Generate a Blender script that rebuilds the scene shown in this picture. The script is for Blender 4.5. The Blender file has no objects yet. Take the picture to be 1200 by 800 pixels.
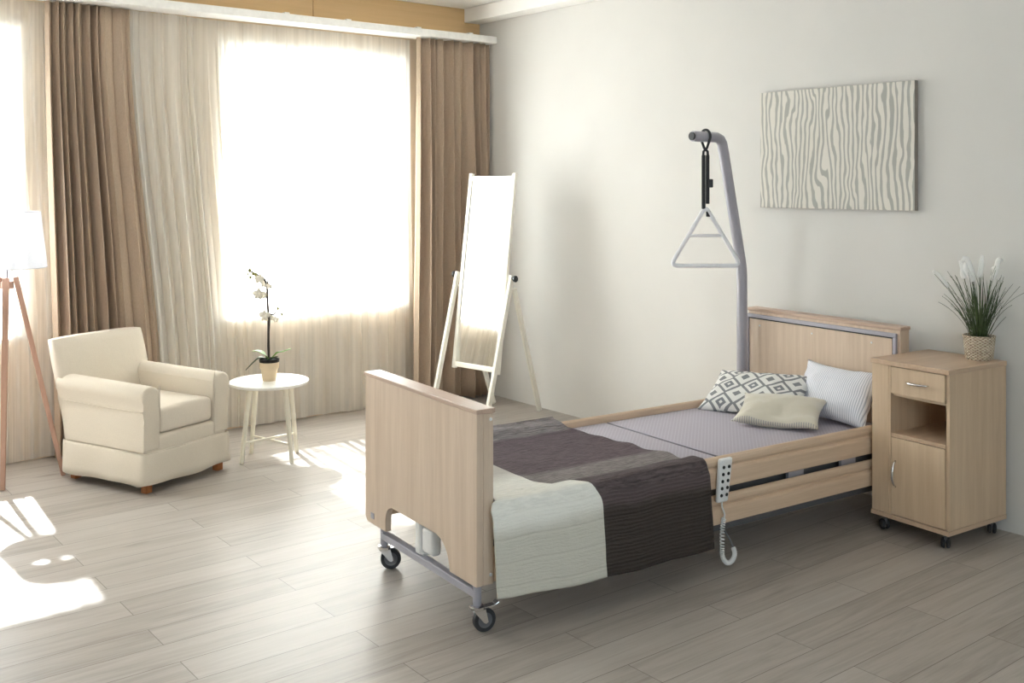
import bpy, bmesh, math, random
from math import sin, cos, pi, radians, sqrt
from mathutils import Vector, Matrix, noise

random.seed(7)
scene = bpy.context.scene
COL = scene.collection

# ------------------------------------------------------------------ helpers
def setp(o, label=None, cat=None, group=None, kind=None):
    if label: o['label'] = label
    if cat: o['category'] = cat
    if group: o['group'] = group
    if kind: o['kind'] = kind
    return o

def thing(name, label, cat, loc=(0, 0, 0), rz=0.0, group=None):
    o = bpy.data.objects.new(name, None)
    o.empty_display_size = 0.1
    COL.objects.link(o)
    o.location = loc
    o.rotation_euler = (0, 0, rz)
    return setp(o, label, cat, group)

def obj(name, bm, mat, parent=None, smooth=False, loc=None, rot=None, subsurf=0, angle=None):
    me = bpy.data.meshes.new(name)
    bmesh.ops.recalc_face_normals(bm, faces=bm.faces[:])
    bm.to_mesh(me)
    bm.free()
    me.materials.append(mat)
    if smooth:
        me.polygons.foreach_set('use_smooth', [True] * len(me.polygons))
        if angle:
            me.set_sharp_from_angle(angle=radians(angle))
    o = bpy.data.objects.new(name, me)
    COL.objects.link(o)
    if parent: o.parent = parent
    if loc: o.location = loc
    if rot: o.rotation_euler = rot
    if subsurf:
        m = o.modifiers.new('subsurf', 'SUBSURF')
        m.levels = subsurf; m.render_levels = subsurf
    return o

def copy_tree(o, parent=None):
    c = o.copy()
    COL.objects.link(c)
    if parent: c.parent = parent
    for ch in list(o.children):
        copy_tree(ch, c)
    return c

def BM(): return bmesh.new()

def box(bm, x0, x1, y0, y1, z0, z1, bev=0.0, seg=2, mat=None):
    m = Matrix.Translation(((x0 + x1) / 2, (y0 + y1) / 2, (z0 + z1) / 2)) @ Matrix.Diagonal((abs(x1 - x0), abs(y1 - y0), abs(z1 - z0), 1))
    if mat is not None: m = mat @ m
    r = bmesh.ops.create_cube(bm, size=1.0, matrix=m)
    if bev > 0:
        es = set()
        for v in r['verts']:
            for e in v.link_edges: es.add(e)
        bmesh.ops.bevel(bm, geom=list(es), offset=bev, segments=seg, affect='EDGES', profile=0.5)
    return bm

def frame_at(t, up=Vector((0, 0, 1))):
    t = t.normalized()
    if abs(t.dot(up)) > 0.97: up = Vector((1, 0, 0))
    a = t.cross(up).normalized()
    b = a.cross(t).normalized()
    return a, b

def tube(bm, pts, r, n=10, cap=True, squash=1.0, up=Vector((0, 0, 1))):
    """tube along points; r is a number or one per point"""
    pts = [Vector(p) for p in pts]
    rs = r if isinstance(r, (list, tuple)) else [r] * len(pts)
    rings = []
    pa = None
    for i, p in enumerate(pts):
        if i == 0: t = pts[1] - pts[0]
        elif i == len(pts) - 1: t = pts[-1] - pts[-2]
        else: t = (pts[i + 1] - p).normalized() + (p - pts[i - 1]).normalized()
        t.normalize()
        if pa is None:
            a, b = frame_at(t, up)
        else:
            a = (pa - t * pa.dot(t)).normalized()
            b = a.cross(t).normalized()
        pa = a
        rings.append([bm.verts.new(p + (a * cos(2 * pi * k / n) + b * sin(2 * pi * k / n) * squash) * rs[i]) for k in range(n)])
    for A, B in zip(rings, rings[1:]):
        for k in range(n):
            bm.faces.new((A[k], A[(k + 1) % n], B[(k + 1) % n], B[k]))
    if cap:
        bm.faces.new(rings[0]); bm.faces.new(rings[-1])
    return bm

def bar(bm, p, q, w, h, up=Vector((0, 0, 1)), bev=0.0, w2=None, h2=None):
    """rectangular stick from p to q"""
    p, q = Vector(p), Vector(q)
    t = (q - p).normalized()
    a, b = frame_at(t, up)
    w2 = w2 or w; h2 = h2 or h
    R = [[bm.verts.new(c + a * sx * ww / 2 + b * sy * hh / 2) for sx, sy in ((-1, -1), (1, -1), (1, 1), (-1, 1))] for c, ww, hh in ((p, w, h), (q, w2, h2))]
    fs = [bm.faces.new(R[0]), bm.faces.new(R[1])]
    for k in range(4):
        fs.append(bm.faces.new((R[0][k], R[0][(k + 1) % 4], R[1][(k + 1) % 4], R[1][k])))
    if bev > 0:
        es = set(e for f in fs for e in f.edges)
        bmesh.ops.bevel(bm, geom=list(es), offset=bev, segments=2, affect='EDGES', profile=0.5)
    return bm

def lathe(bm, prof, n=32, mat=None, closed=False):
    """prof: (r,z) list spun about z"""
    rings = []
    for r, z in prof:
        ring = []
        for k in range(n):
            v = Vector((r * cos(2 * pi * k / n), r * sin(2 * pi * k / n), z))
            if mat is not None: v = mat @ v
            ring.append(bm.verts.new(v))
        rings.append(ring)
    pairs = list(zip(rings, rings[1:]))
    if closed: pairs.append((rings[-1], rings[0]))
    for A, B in pairs:
        for k in range(n):
            bm.faces.new((A[k], A[(k + 1) % n], B[(k + 1) % n], B[k]))
    if not closed:
        if prof[0][0] > 1e-5: bm.faces.new(rings[0])
        if prof[-1][0] > 1e-5: bm.faces.new(rings[-1])
    bmesh.ops.remove_doubles(bm, verts=bm.verts[:], dist=1e-6)
    return bm

def prism(bm, pts, fn, bev=0.0, seg=2):
    """closed outline pts (a,b) swept between fn(a,b,0) and fn(a,b,1)"""
    A = [bm.verts.new(fn(a, b, 0)) for a, b in pts]
    B = [bm.verts.new(fn(a, b, 1)) for a, b in pts]
    n = len(pts)
    f0 = bm.faces.new(A); f1 = bm.faces.new(B)
    for k in range(n):
        bm.faces.new((A[k], A[(k + 1) % n], B[(k + 1) % n], B[k]))
    if bev > 0:
        es = list(set(list(f0.edges) + list(f1.edges)))
        bmesh.ops.bevel(bm, geom=es, offset=bev, segments=seg, affect='EDGES', profile=0.5)
    return bm

def grid(bm, nu, nv, fn, uvfn=None):
    vs = [[bm.verts.new(fn(i / nu, j / nv)) for j in range(nv + 1)] for i in range(nu + 1)]
    uvl = bm.loops.layers.uv.new('UVMap') if uvfn else None
    for i in range(nu):
        for j in range(nv):
            f = bm.faces.new((vs[i][j], vs[i + 1][j], vs[i + 1][j + 1], vs[i][j + 1]))
            if uvl:
                for l, (a, b) in zip(f.loops, ((i, j), (i + 1, j), (i + 1, j + 1), (i, j + 1))):
                    l[uvl].uv = uvfn(a / nu, b / nv)
    return vs

def smooth_path(pts, k=6):
    pts = [Vector(p) for p in pts]
    out = []
    P = [pts[0]] + pts + [pts[-1]]
    for i in range(1, len(P) - 2):
        a, b, c, d = P[i - 1], P[i], P[i + 1], P[i + 2]
        for s in range(k):
            t = s / k
            out.append(0.5 * ((2 * b) + (c - a) * t + (2 * a - 5 * b + 4 * c - d) * t * t + (3 * b - a - 3 * c + d) * t ** 3))
    out.append(pts[-1])
    return out

def lerp(a, b, t): return a + (b - a) * t
def sstep(t):
    t = max(0.0, min(1.0, t)); return t * t * (3 - 2 * t)

# ------------------------------------------------------------------ materials
class NT:
    def __init__(s, name):
        s.m = bpy.data.materials.new(name); s.m.use_nodes = True
        s.t = s.m.node_tree; s.t.nodes.clear()
        s.out = s.t.nodes.new('ShaderNodeOutputMaterial')
    def n(s, typ, **kw):
        nd = s.t.nodes.new('ShaderNode' + typ)
        for k, v in kw.items():
            if k.startswith('i_'):
                nd.inputs[k[2:].replace('_', ' ')].default_value = v
            else: setattr(nd, k, v)
        return nd
    def l(s, a, b): s.t.links.new(a, b)
    def math(s, op, a, b=None, c=None):
        nd = s.t.nodes.new('ShaderNodeMath'); nd.operation = op
        for i, v in enumerate((a, b, c)):
            if v is None: continue
            if hasattr(v, 'is_linked'): s.l(v, nd.inputs[i])
            else: nd.inputs[i].default_value = v
        return nd.outputs[0]
    def mix(s, fac, a, b, blend='MIX'):
        nd = s.t.nodes.new('ShaderNodeMix'); nd.data_type = 'RGBA'; nd.blend_type = blend
        for i, v in ((0, fac), (6, a), (7, b)):
            if hasattr(v, 'is_linked'): s.l(v, nd.inputs[i])
            else: nd.inputs[i].default_value = v if i == 0 else (*v[:3], 1)
        return nd.outputs[2]
    def ramp(s, fac, stops, interp='LINEAR'):
        nd = s.t.nodes.new('ShaderNodeValToRGB'); cr = nd.color_ramp; cr.interpolation = interp
        while len(cr.elements) < len(stops): cr.elements.new(0.5)
        for e, (p, c) in zip(cr.elements, stops):
            e.position = p; e.color = (*c[:3], 1)
        s.l(fac, nd.inputs[0]); return nd.outputs[0]
    def coord(s, which='Object', scale=(1, 1, 1), rot=(0, 0, 0), loc=(0, 0, 0)):
        tc = s.n('TexCoord'); mp = s.n('Mapping')
        mp.inputs['Scale'].default_value = scale; mp.inputs['Rotation'].default_value = rot; mp.inputs['Location'].default_value = loc
        s.l(tc.outputs[which], mp.inputs[0]); return mp.outputs[0]
    def noise(s, vec, scale=5, detail=4, rough=0.5, dist=0):
        nd = s.n('TexNoise'); nd.inputs['Scale'].default_value = scale; nd.inputs['Detail'].default_value = detail
        nd.inputs['Roughness'].default_value = rough; nd.inputs['Distortion'].default_value = dist
        s.l(vec, nd.inputs['Vector']); return nd.outputs['Fac']
    def bump(s, h, strength=0.3, dist=0.01):
        nd = s.n('Bump'); nd.inputs['Strength'].default_value = strength; nd.inputs['Distance'].default_value = dist
        s.l(h, nd.inputs['Height']); return nd.outputs[0]
    def bsdf(s, color, rough=0.5, metal=0.0, normal=None, spec=0.5, **kw):
        nd = s.n('BsdfPrincipled')
        if hasattr(color, 'is_linked'): s.l(color, nd.inputs['Base Color'])
        else: nd.inputs['Base Color'].default_value = (*color[:3], 1)
        if hasattr(rough, 'is_linked'): s.l(rough, nd.inputs['Roughness'])
        else: nd.inputs['Roughness'].default_value = rough
        nd.inputs['Metallic'].default_value = metal
        nd.inputs['Specular IOR Level'].default_value = spec
        for k, v in kw.items(): nd.inputs[k.replace('_', ' ')].default_value = v
        if normal is not None: s.l(normal, nd.inputs['Normal'])
        s.l(nd.outputs[0], s.out.inputs[0]); return nd

def srgb(r, g, b):
    f = lambda c: (c / 255 / 12.92) if c / 255 <= 0.04045 else ((c / 255 + 0.055) / 1.055) ** 2.4
    return (f(r), f(g), f(b))

def plain(name, c, rough=0.5, metal=0.0, noise_amt=0.04, nscale=30, bump=0.0, spec=0.5):
    t = NT(name)
    v = t.coord('Object')
    n = t.noise(v, nscale, 3)
    lo = tuple(x * (1 - noise_amt) for x in c); hi = tuple(min(1, x * (1 + noise_amt)) for x in c)
    col = t.ramp(n, [(0.3, lo), (0.7, hi)])
    nm = t.bump(n, bump, 0.004) if bump else None
    t.bsdf(col, rough, metal, nm, spec)
    return t.m

def wood(name, c1, c2, axis='z', rough=0.45, grain=1.0, contrast=1.0):
    """fine straight grain running along an axis"""
    t = NT(name)
    sc = {'x': (1.2, 26, 26), 'y': (26, 1.2, 26), 'z': (26, 26, 1.2)}[axis]
    v = t.coord('Object', tuple(s * grain for s in sc))
    n1 = t.noise(v, 1.0, 3, 0.55, 0.6)
    v2 = t.coord('Object', tuple(s * grain * 7 for s in sc))
    n2 = t.noise(v2, 1.0, 2, 0.6)
    f = t.math('ADD', t.math('MULTIPLY', n1, 0.7), t.math('MULTIPLY', n2, 0.3))
    w = 0.16 / contrast
    col = t.ramp(f, [(0.5 - w, c1), (0.5 + w, c2)])
    t.bsdf(col, rough, 0, t.bump(n2, 0.06, 0.002), 0.4)
    return t.m

M = {}
M['wall'] = plain('wall_paint', (0.72, 0.705, 0.68), 0.85, 0, 0.02, 2.0, 0.0, 0.2)
M['wall_tan'] = wood('tan_panel', (0.68, 0.46, 0.235), (0.75, 0.52, 0.275), 'x', 0.6, 0.5)
M['wall_beige'] = plain('beige_wall_paint', (0.80, 0.67, 0.52), 0.85, 0, 0.02, 2.0, 0.0, 0.2)
M['ceiling'] = plain('ceiling_paint', (0.90, 0.88, 0.85), 0.9, 0, 0.02, 2)
M['white_trim'] = plain('white_trim', (0.90, 0.885, 0.85), 0.5)
M['white_frame'] = plain('white_window_frame', (0.85, 0.85, 0.84), 0.4)
M['beech'] = wood('beech_laminate', srgb(200, 178, 157), srgb(216, 196, 176), 'z', 0.42)
M['beech_x'] = wood('beech_laminate_long', srgb(208, 180, 152), srgb(226, 200, 174), 'x', 0.42)
M['beech_y'] = wood('beech_cap', srgb(182, 156, 138), srgb(200, 174, 156), 'y', 0.38)
M['oak_cab'] = wood('cabinet_laminate', srgb(200, 174, 145), srgb(214, 190, 162), 'z', 0.4)
M['oak_top'] = wood('cabinet_top_laminate', srgb(190, 162, 136), srgb(206, 180, 154), 'x', 0.35)
M['metal_grey'] = plain('grey_lacquered_steel', srgb(168, 166, 176), 0.38, 0.15, 0.02)
M['chrome'] = plain('chrome', (0.75, 0.75, 0.76), 0.18, 1.0, 0.02)
M['rubber'] = plain('dark_rubber', (0.03, 0.03, 0.033), 0.5, 0, 0.1)
M['hub_grey'] = plain('grey_wheel_hub', (0.13, 0.13, 0.14), 0.45)
M['white_plastic'] = plain('white_plastic', (0.82, 0.82, 0.82), 0.4)
M['white_metal'] = plain('white_lacquer', (0.86, 0.86, 0.90), 0.3)
M['black_plastic'] = plain('black_plastic', (0.015, 0.015, 0.016), 0.45)
M['strap'] = plain('black_webbing', (0.028, 0.028, 0.032), 0.75, 0, 0.2, 200, 0.3)
M['cream_wood'] = plain('cream_painted_wood', (0.84, 0.79, 0.66), 0.45, 0, 0.03, 20)
M['white_top'] = plain('white_table_top', (0.88, 0.86, 0.80), 0.35)
M['mirror_wood'] = plain('ivory_painted_wood', (0.84, 0.81, 0.72), 0.45, 0, 0.03, 20)
M['lamp_wood'] = wood('lamp_leg_wood', srgb(174, 136, 116), srgb(192, 154, 134), 'z', 0.5)
M['chair_leg'] = wood('chair_leg_wood', srgb(150, 92, 52), srgb(176, 112, 66), 'z', 0.5)
M['soil'] = plain('dark_soil', (0.012, 0.010, 0.008), 0.95, 0, 0.4, 60, 0.6)
M['pot'] = plain('clay_pot', srgb(222, 200, 168), 0.7, 0, 0.03)
M['leaf'] = plain('orchid_leaf', (0.13, 0.30, 0.04), 0.35, 0, 0.3, 12)
M['leaf_dark'] = plain('orchid_leaf_dark', (0.015, 0.05, 0.012), 0.4, 0, 0.3, 12)
M['stem'] = plain('orchid_stem', (0.035, 0.022, 0.02), 0.6)
M['petal'] = plain('orchid_petal', (0.88, 0.82, 0.70), 0.6)
M['bud'] = plain('orchid_bud', (0.22, 0.20, 0.05), 0.5)
M['grass'] = plain('grass_blade', (0.055, 0.085, 0.03), 0.5, 0, 0.55, 14)
M['spike'] = plain('white_flower_spike', (0.93, 0.925, 0.90), 0.9, 0, 0.03, 120, 0.0)
M['mattress_edge'] = plain('mattress_piping', (0.20, 0.19, 0.22), 0.8)

def mat_mirror():
    t = NT('mirror_glass'); n = t.noise(t.coord('Object'), 3, 2)
    col = t.ramp(n, [(0.3, (0.90, 0.91, 0.90)), (0.7, (0.92, 0.93, 0.92))])
    t.bsdf(col, 0.015, 1.0); return t.m
M['mirror'] = mat_mirror()

def mat_glass():
    t = NT('window_glass')
    a = t.n('BsdfTransparent'); a.inputs[0].default_value = (0.97, 0.985, 0.98, 1)
    g = t.n('BsdfGlossy'); g.inputs['Roughness'].default_value = 0.02
    m = t.n('MixShader'); m.inputs[0].default_value = 0.05
    t.l(a.outputs[0], m.inputs[1]); t.l(g.outputs[0], m.inputs[2]); t.l(m.outputs[0], t.out.inputs[0]); return t.m
M['glass'] = mat_glass()

def mat_sheer(name, dens, spread, col):
    """sheer weave: the yarn cover varies in vertical streaks; gaps let light straight through"""
    t = NT(name)
    v = t.coord('Object', (17, 17, 0.2))
    n = t.noise(v, 1.0, 3, 0.6)
    f = t.n('MapRange'); f.inputs['From Min'].default_value = 0.32; f.inputs['From Max'].default_value = 0.68
    f.inputs['To Min'].default_value = dens - spread; f.inputs['To Max'].default_value = dens + spread
    t.l(n, f.inputs['Value'])
    d = t.n('BsdfDiffuse'); d.inputs[0].default_value = (*col, 1)
    r = t.n('BsdfTranslucent'); r.inputs[0].default_value = (*col, 1)
    c = t.n('MixShader'); c.inputs[0].default_value = 0.55
    t.l(d.outputs[0], c.inputs[1]); t.l(r.outputs[0], c.inputs[2])
    tr = t.n('BsdfTransparent')
    m = t.n('MixShader'); t.l(f.outputs[0], m.inputs[0]); t.l(tr.outputs[0], m.inputs[1]); t.l(c.outputs[0], m.inputs[2])
    t.l(m.outputs[0], t.out.inputs[0]); return t.m
M['sheer'] = mat_sheer('white_sheer', 0.62, 0.26, (0.92, 0.90, 0.865))
M['sheer_dense'] = mat_sheer('white_sheer_dense', 0.91, 0.13, (0.92, 0.895, 0.85))

def mat_drape():
    t = NT('taupe_drape')
    v = t.coord('Object', (220, 220, 60)); n = t.noise(v, 1.0, 2)
    col = t.ramp(n, [(0.3, srgb(188, 168, 148)), (0.7, srgb(200, 179, 158))])
    d = t.n('BsdfDiffuse'); t.l(col, d.inputs[0]); t.l(t.bump(n, 0.08, 0.002), d.inputs['Normal'])
    r = t.n('BsdfTranslucent'); r.inputs[0].default_value = (*srgb(196, 166, 138), 1)
    m = t.n('MixShader'); m.inputs[0].default_value = 0.10
    t.l(d.outputs[0], m.inputs[1]); t.l(r.outputs[0], m.inputs[2]); t.l(m.outputs[0], t.out.inputs[0]); return t.m
M['drape'] = mat_drape()

def mat_fabric(name, c, scale=160, amt=0.05, bump=0.15, wr=6.0, rough=0.9):
    t = NT(name)
    n = t.noise(t.coord('Object'), scale, 2); w = t.noise(t.coord('Object'), wr, 3, 0.5, 0.5)
    col = t.ramp(n, [(0.3, tuple(x * (1 - amt) for x in c)), (0.7, tuple(min(1, x * (1 + amt)) for x in c))])
    h = t.math('ADD', t.math('MULTIPLY', n, 0.06), w)
    t.bsdf(col, rough, 0, t.bump(h, bump, 0.03), 0.15, Sheen_Weight=0.2); return t.m
M['chair'] = mat_fabric('ivory_slipcover', srgb(220, 209, 192), 180, 0.03, 0.16, 5)
M['chair_cushion'] = mat_fabric('ivory_cushion_cover', srgb(224, 213, 197), 180, 0.03, 0.10, 4)

def mat_shade():
    t = NT('white_lamp_shade'); n = t.noise(t.coord('Object'), 150, 2)
    col = t.ramp(n, [(0.3, (0.84, 0.84, 0.86)), (0.7, (0.88, 0.88, 0.90))])
    d = t.n('BsdfDiffuse'); t.l(col, d.inputs[0]); r = t.n('BsdfTranslucent'); t.l(col, r.inputs[0])
    m = t.n('MixShader'); m.inputs[0].default_value = 0.45
    t.l(d.outputs[0], m.inputs[1]); t.l(r.outputs[0], m.inputs[2]); t.l(m.outputs[0], t.out.inputs[0]); return t.m
M['shade'] = mat_shade()

def mat_floor():
    t = NT('floor_planks')
    v = t.coord('Object', (1, 1, 1), (0, 0, 0), (3.15 + 1.27 * 8, 2.36 + 0.086 + 0.172 * 60, 0))
    br = t.n('TexBrick'); br.offset = 0.5; br.offset_frequency = 2; br.squash = 1.0
    br.inputs['Scale'].default_value = 1.0; br.inputs['Brick Width'].default_value = 1.27; br.inputs['Row Height'].default_value = 0.172
    br.inputs['Mortar Size'].default_value = 0.0018; br.inputs['Mortar Smooth'].default_value = 0.3; br.inputs['Bias'].default_value = 0
    br.inputs['Color1'].default_value = (0, 0, 0, 1); br.inputs['Color2'].default_value = (1, 1, 1, 1); br.inputs['Mortar'].default_value = (0.5, 0.5, 0.5, 1)
    t.l(v, br.inputs['Vector'])
    # shift the grain from plank to plank
    cmb = t.n('CombineXYZ'); t.l(t.math('MULTIPLY', br.outputs['Color'], 7.3), cmb.inputs[0]); t.l(t.math('MULTIPLY', br.outputs['Color'], 3.1), cmb.inputs[1])
    va = t.n('VectorMath'); va.operation = 'ADD'; t.l(v, va.inputs[0]); t.l(cmb.outputs[0], va.inputs[1])
    mp = t.n('Mapping'); mp.inputs['Scale'].default_value = (1.3, 17, 1); t.l(va.outputs[0], mp.inputs[0])
    g1 = t.noise(mp.outputs[0], 1.0, 5, 0.6, 1.2)
    mp2 = t.n('Mapping'); mp2.inputs['Scale'].default_value = (4, 110, 1); t.l(va.outputs[0], mp2.inputs[0])
    g2 = t.noise(mp2.outputs[0], 1.0, 3, 0.6)
    mp3 = t.n('Mapping'); mp3.inputs['Scale'].default_value = (1.6, 4.5, 1); t.l(va.outputs[0], mp3.inputs[0])
    kn = t.noise(mp3.outputs[0], 1.0, 2, 0.5)
    f = t.math('ADD', t.math('ADD', t.math('MULTIPLY', g1, 0.6), t.math('MULTIPLY', g2, 0.22)), t.math('MULTIPLY', br.outputs['Color'], 0.16))
    col = t.ramp(f, [(0.30, (0.285, 0.248, 0.215)), (0.5, (0.41, 0.368, 0.33)), (0.72, (0.49, 0.452, 0.415))])
    kf = t.ramp(kn, [(0.70, (0, 0, 0)), (0.80, (1, 1, 1))])
    col = t.mix(t.math('MULTIPLY', kf, 0.6), col, (0.14, 0.10, 0.075))
    col = t.mix(t.math('MULTIPLY', br.outputs['Fac'], 0.75), col, (0.09, 0.07, 0.055))
    h = t.math('SUBTRACT', t.math('MULTIPLY', g2, 0.15), br.outputs['Fac'])
    rg = t.math('ADD', t.math('MULTIPLY', g1, 0.15), 0.34)
    t.bsdf(col, rg, 0, t.bump(h, 0.25, 0.003), 0.5); return t.m
M['floor'] = mat_floor()

def mat_art():
    t = NT('grained_canvas_print')
    v = t.coord('Object', (1, 1, 0.42))
    w = t.noise(v, 6.5, 2, 0.5, 0.4)
    sep = t.n('SeparateXYZ'); t.l(t.coord('Object'), sep.inputs[0])
    ph = t.math('ADD', t.math('MULTIPLY', sep.outputs[1], 190.0), t.math('MULTIPLY', w, 26.0))
    s = t.math('SINE', ph)
    n2 = t.noise(t.coord('Object', (60, 60, 14)), 1.0, 2)
    s = t.math('ADD', s, t.math('MULTIPLY', t.math('SUBTRACT', n2, 0.5), 1.6))
    col = t.ramp(t.math('ADD', t.math('MULTIPLY', s, 0.5), 0.5), [(0.30, srgb(176, 176, 170)), (0.5, srgb(224, 220, 212))])
    t.bsdf(col, 0.7, 0, t.bump(n2, 0.05, 0.002), 0.2); return t.m
M['art'] = mat_art()
M['art_edge'] = plain('canvas_edge', srgb(150, 142, 134), 0.8)

def mat_mattress():
    t = NT('mattress_mesh_cover')
    v = t.coord('Object', (1, 1, 1), (0, 0, radians(45)))
    ck = t.n('TexVoronoi'); ck.feature = 'F1'; ck.distance = 'CHEBYCHEV'; ck.inputs['Scale'].default_value = 60; ck.inputs['Randomness'].default_value = 0
    t.l(v, ck.inputs['Vector'])
    col = t.ramp(ck.outputs['Distance'], [(0.2, srgb(168, 162, 172)), (0.5, srgb(190, 185, 196))])
    t.bsdf(col, 0.85, 0, t.bump(ck.outputs['Distance'], 0.25, 0.004), 0.2); return t.m
M['mattress'] = mat_mattress()

def mat_blanket():
    t = NT('patchwork_throw')
    uv = t.n('UVMap'); sep = t.n('SeparateXYZ'); t.l(uv.outputs[0], sep.inputs[0])
    u, s = sep.outputs[0], sep.outputs[1]           # metres along the bed / metres across the cloth from its far hem
    # pale block: everything on the foot side of a seam that bows towards the foot end on the top
    mr = t.n('MapRange'); mr.interpolation_type = 'SMOOTHSTEP'
    mr.inputs['From Min'].default_value = 0.86; mr.inputs['From Max'].default_value = 1.22; mr.inputs['To Min'].default_value = 0.39; mr.inputs['To Max'].default_value = 0.575
    t.l(s, mr.inputs['Value'])
    pale = t.math('LESS_THAN', u, mr.outputs[0])
    sw = t.math('DIVIDE', t.math('ADD', s, t.math('MULTIPLY', t.math('SUBTRACT', t.noise(t.coord('UV', (6, 6, 1)), 1.0, 2), 0.5), 0.04)), 1.6)
    P = lambda x: x / 1.6
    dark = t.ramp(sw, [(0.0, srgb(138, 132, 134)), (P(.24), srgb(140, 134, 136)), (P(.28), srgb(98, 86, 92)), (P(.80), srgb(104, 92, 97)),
                       (P(.84), srgb(138, 131, 131)), (P(1.02), srgb(134, 127, 126)), (P(1.06), srgb(98, 88, 90)), (P(1.20), srgb(94, 84, 84)), (P(1.24), srgb(70, 63, 59)), (1.0, srgb(66, 60, 56))])  # darker near drop: partly its own colour, partly painted shade
    light = t.ramp(sw, [(0.0, srgb(200, 196, 191)), (P(.74), srgb(198, 194, 189)), (P(.86), srgb(240, 240, 234)), (P(1.20), srgb(240, 239, 232)), (P(1.25), srgb(208, 205, 194)), (1.0, srgb(202, 199, 188))])  # duller grey on the near drop is painted shade
    col = t.mix(pale, dark, light)
    # crinkled ribs along the bed, their crease shade also put into the colour
    wn = t.noise(t.coord('UV', (9, 30, 1)), 1.0, 3, 0.6)
    rib = t.math('SINE', t.math('ADD', t.math('MULTIPLY', s, 420.0), t.math('MULTIPLY', wn, 9.0)))
    wide = t.math('SINE', t.math('MULTIPLY', s, 66.0))
    line = t.ramp(wide, [(0.90, (0, 0, 0)), (0.99, (1, 1, 1))])
    fine = t.noise(t.coord('UV', (70, 260, 1)), 1.0, 2)
    rg = t.math('ADD', t.math('MULTIPLY', rib, 0.5), 0.5)
    k = t.ramp(rg, [(0.0, (0.89, 0.89, 0.89)), (0.6, (1.02, 1.02, 1.02))])
    cr = t.noise(t.coord('UV', (16, 105, 1)), 1.0, 3, 0.6, 0.8)
    ck = t.ramp(cr, [(0.36, (0.66, 0.66, 0.66)), (0.62, (1.12, 1.12, 1.12))])
    ontop = t.math('LESS_THAN', s, 1.16)
    k = t.mix(1.0, k, t.mix(ontop, (1, 1, 1), ck), 'MULTIPLY')
    k = t.mix(pale, k, t.mix(t.math('MULTIPLY', ontop, 0.25), (1, 1, 1), ck))
    col = t.mix(1.0, col, k, 'MULTIPLY')
    amp = t.math('ADD', t.math('MULTIPLY', t.math('SUBTRACT', 1.0, pale), 0.8), 0.2)
    h = t.math('ADD', t.math('ADD', t.math('MULTIPLY', t.math('MULTIPLY', rib, 0.35), amp), t.math('MULTIPLY', t.math('ADD', fine, t.math('MULTIPLY', cr, 2.0)), 0.45)), t.math('MULTIPLY', line, -0.8))
    t.bsdf(col, 0.92, 0, t.bump(h, 0.5, 0.006), 0.15); return t.m
M['blanket'] = mat_blanket()

def mat_stripe():
    t = NT('ticking_stripe_cotton'); sep = t.n('SeparateXYZ'); t.l(t.coord('Object'), sep.inputs[0])
    s = t.math('ADD', t.math('MULTIPLY', t.math('SINE', t.math('MULTIPLY', sep.outputs[0], 560.0)), 0.5), 0.5)
    col = t.ramp(s, [(0.55, srgb(236, 236, 242)), (0.85, srgb(190, 192, 204))])
    w = t.noise(t.coord('Object'), 7, 3, 0.5, 0.6)
    t.bsdf(col, 0.9, 0, t.bump(w, 0.3, 0.03), 0.15); return t.m
M['stripe'] = mat_stripe()

def mat_diamond():
    t = NT('diamond_weave_cotton'); sep = t.n('SeparateXYZ'); t.l(t.coord('Object'), sep.inputs[0])
    a = t.math('ABSOLUTE', t.math('SUBTRACT', t.math('FRACT', t.math('MULTIPLY_ADD', sep.outputs[0], 6.6, 0.5)), 0.5))
    b = t.math('ABSOLUTE', t.math('SUBTRACT', t.math('FRACT', t.math('MULTIPLY_ADD', sep.outputs[1], 7.6, 0.5)), 0.5))
    d = t.math('ADD', a, b)
    col = t.ramp(d, [(0.0, srgb(226, 224, 220)), (0.07, srgb(226, 224, 220)), (0.08, srgb(118, 122, 128)), (0.22, srgb(118, 122, 128)), (0.23, srgb(228, 227, 224)), (0.38, srgb(228, 227, 224)),
                     (0.39, srgb(122, 124, 128)), (0.52, srgb(122, 124, 128)), (0.53, srgb(228, 227, 224)), (0.80, srgb(228, 227, 224)), (0.81, srgb(122, 124, 128))], 'CONSTANT')
    n = t.noise(t.coord('Object'), 240, 2)
    col = t.mix(t.math('MULTIPLY', n, 0.25), col, srgb(190, 190, 192))
    t.bsdf(col, 0.9, 0, t.bump(n, 0.2, 0.003), 0.15); return t.m
M['diamond'] = mat_diamond()

def mat_satin():
    t = NT('champagne_satin'); w = t.noise(t.coord('Object'), 6, 3, 0.5, 0.6)
    sep = t.n('SeparateXYZ'); t.l(t.coord('Object'), sep.inputs[0])
    s = t.math('GREATER_THAN', t.math('SINE', t.math('MULTIPLY', sep.outputs[0], 520.0)), 0.0)
    band = t.math('LESS_THAN', sep.outputs[1], -0.137)
    col = t.mix(t.math('MULTIPLY', band, t.math('MULTIPLY', s, 0.8)), srgb(206, 200, 184), srgb(150, 148, 152))
    t.bsdf(col, 0.36, 0, t.bump(w, 0.22, 0.03), 0.5, Sheen_Weight=0.3); return t.m
M['satin'] = mat_satin()

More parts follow.
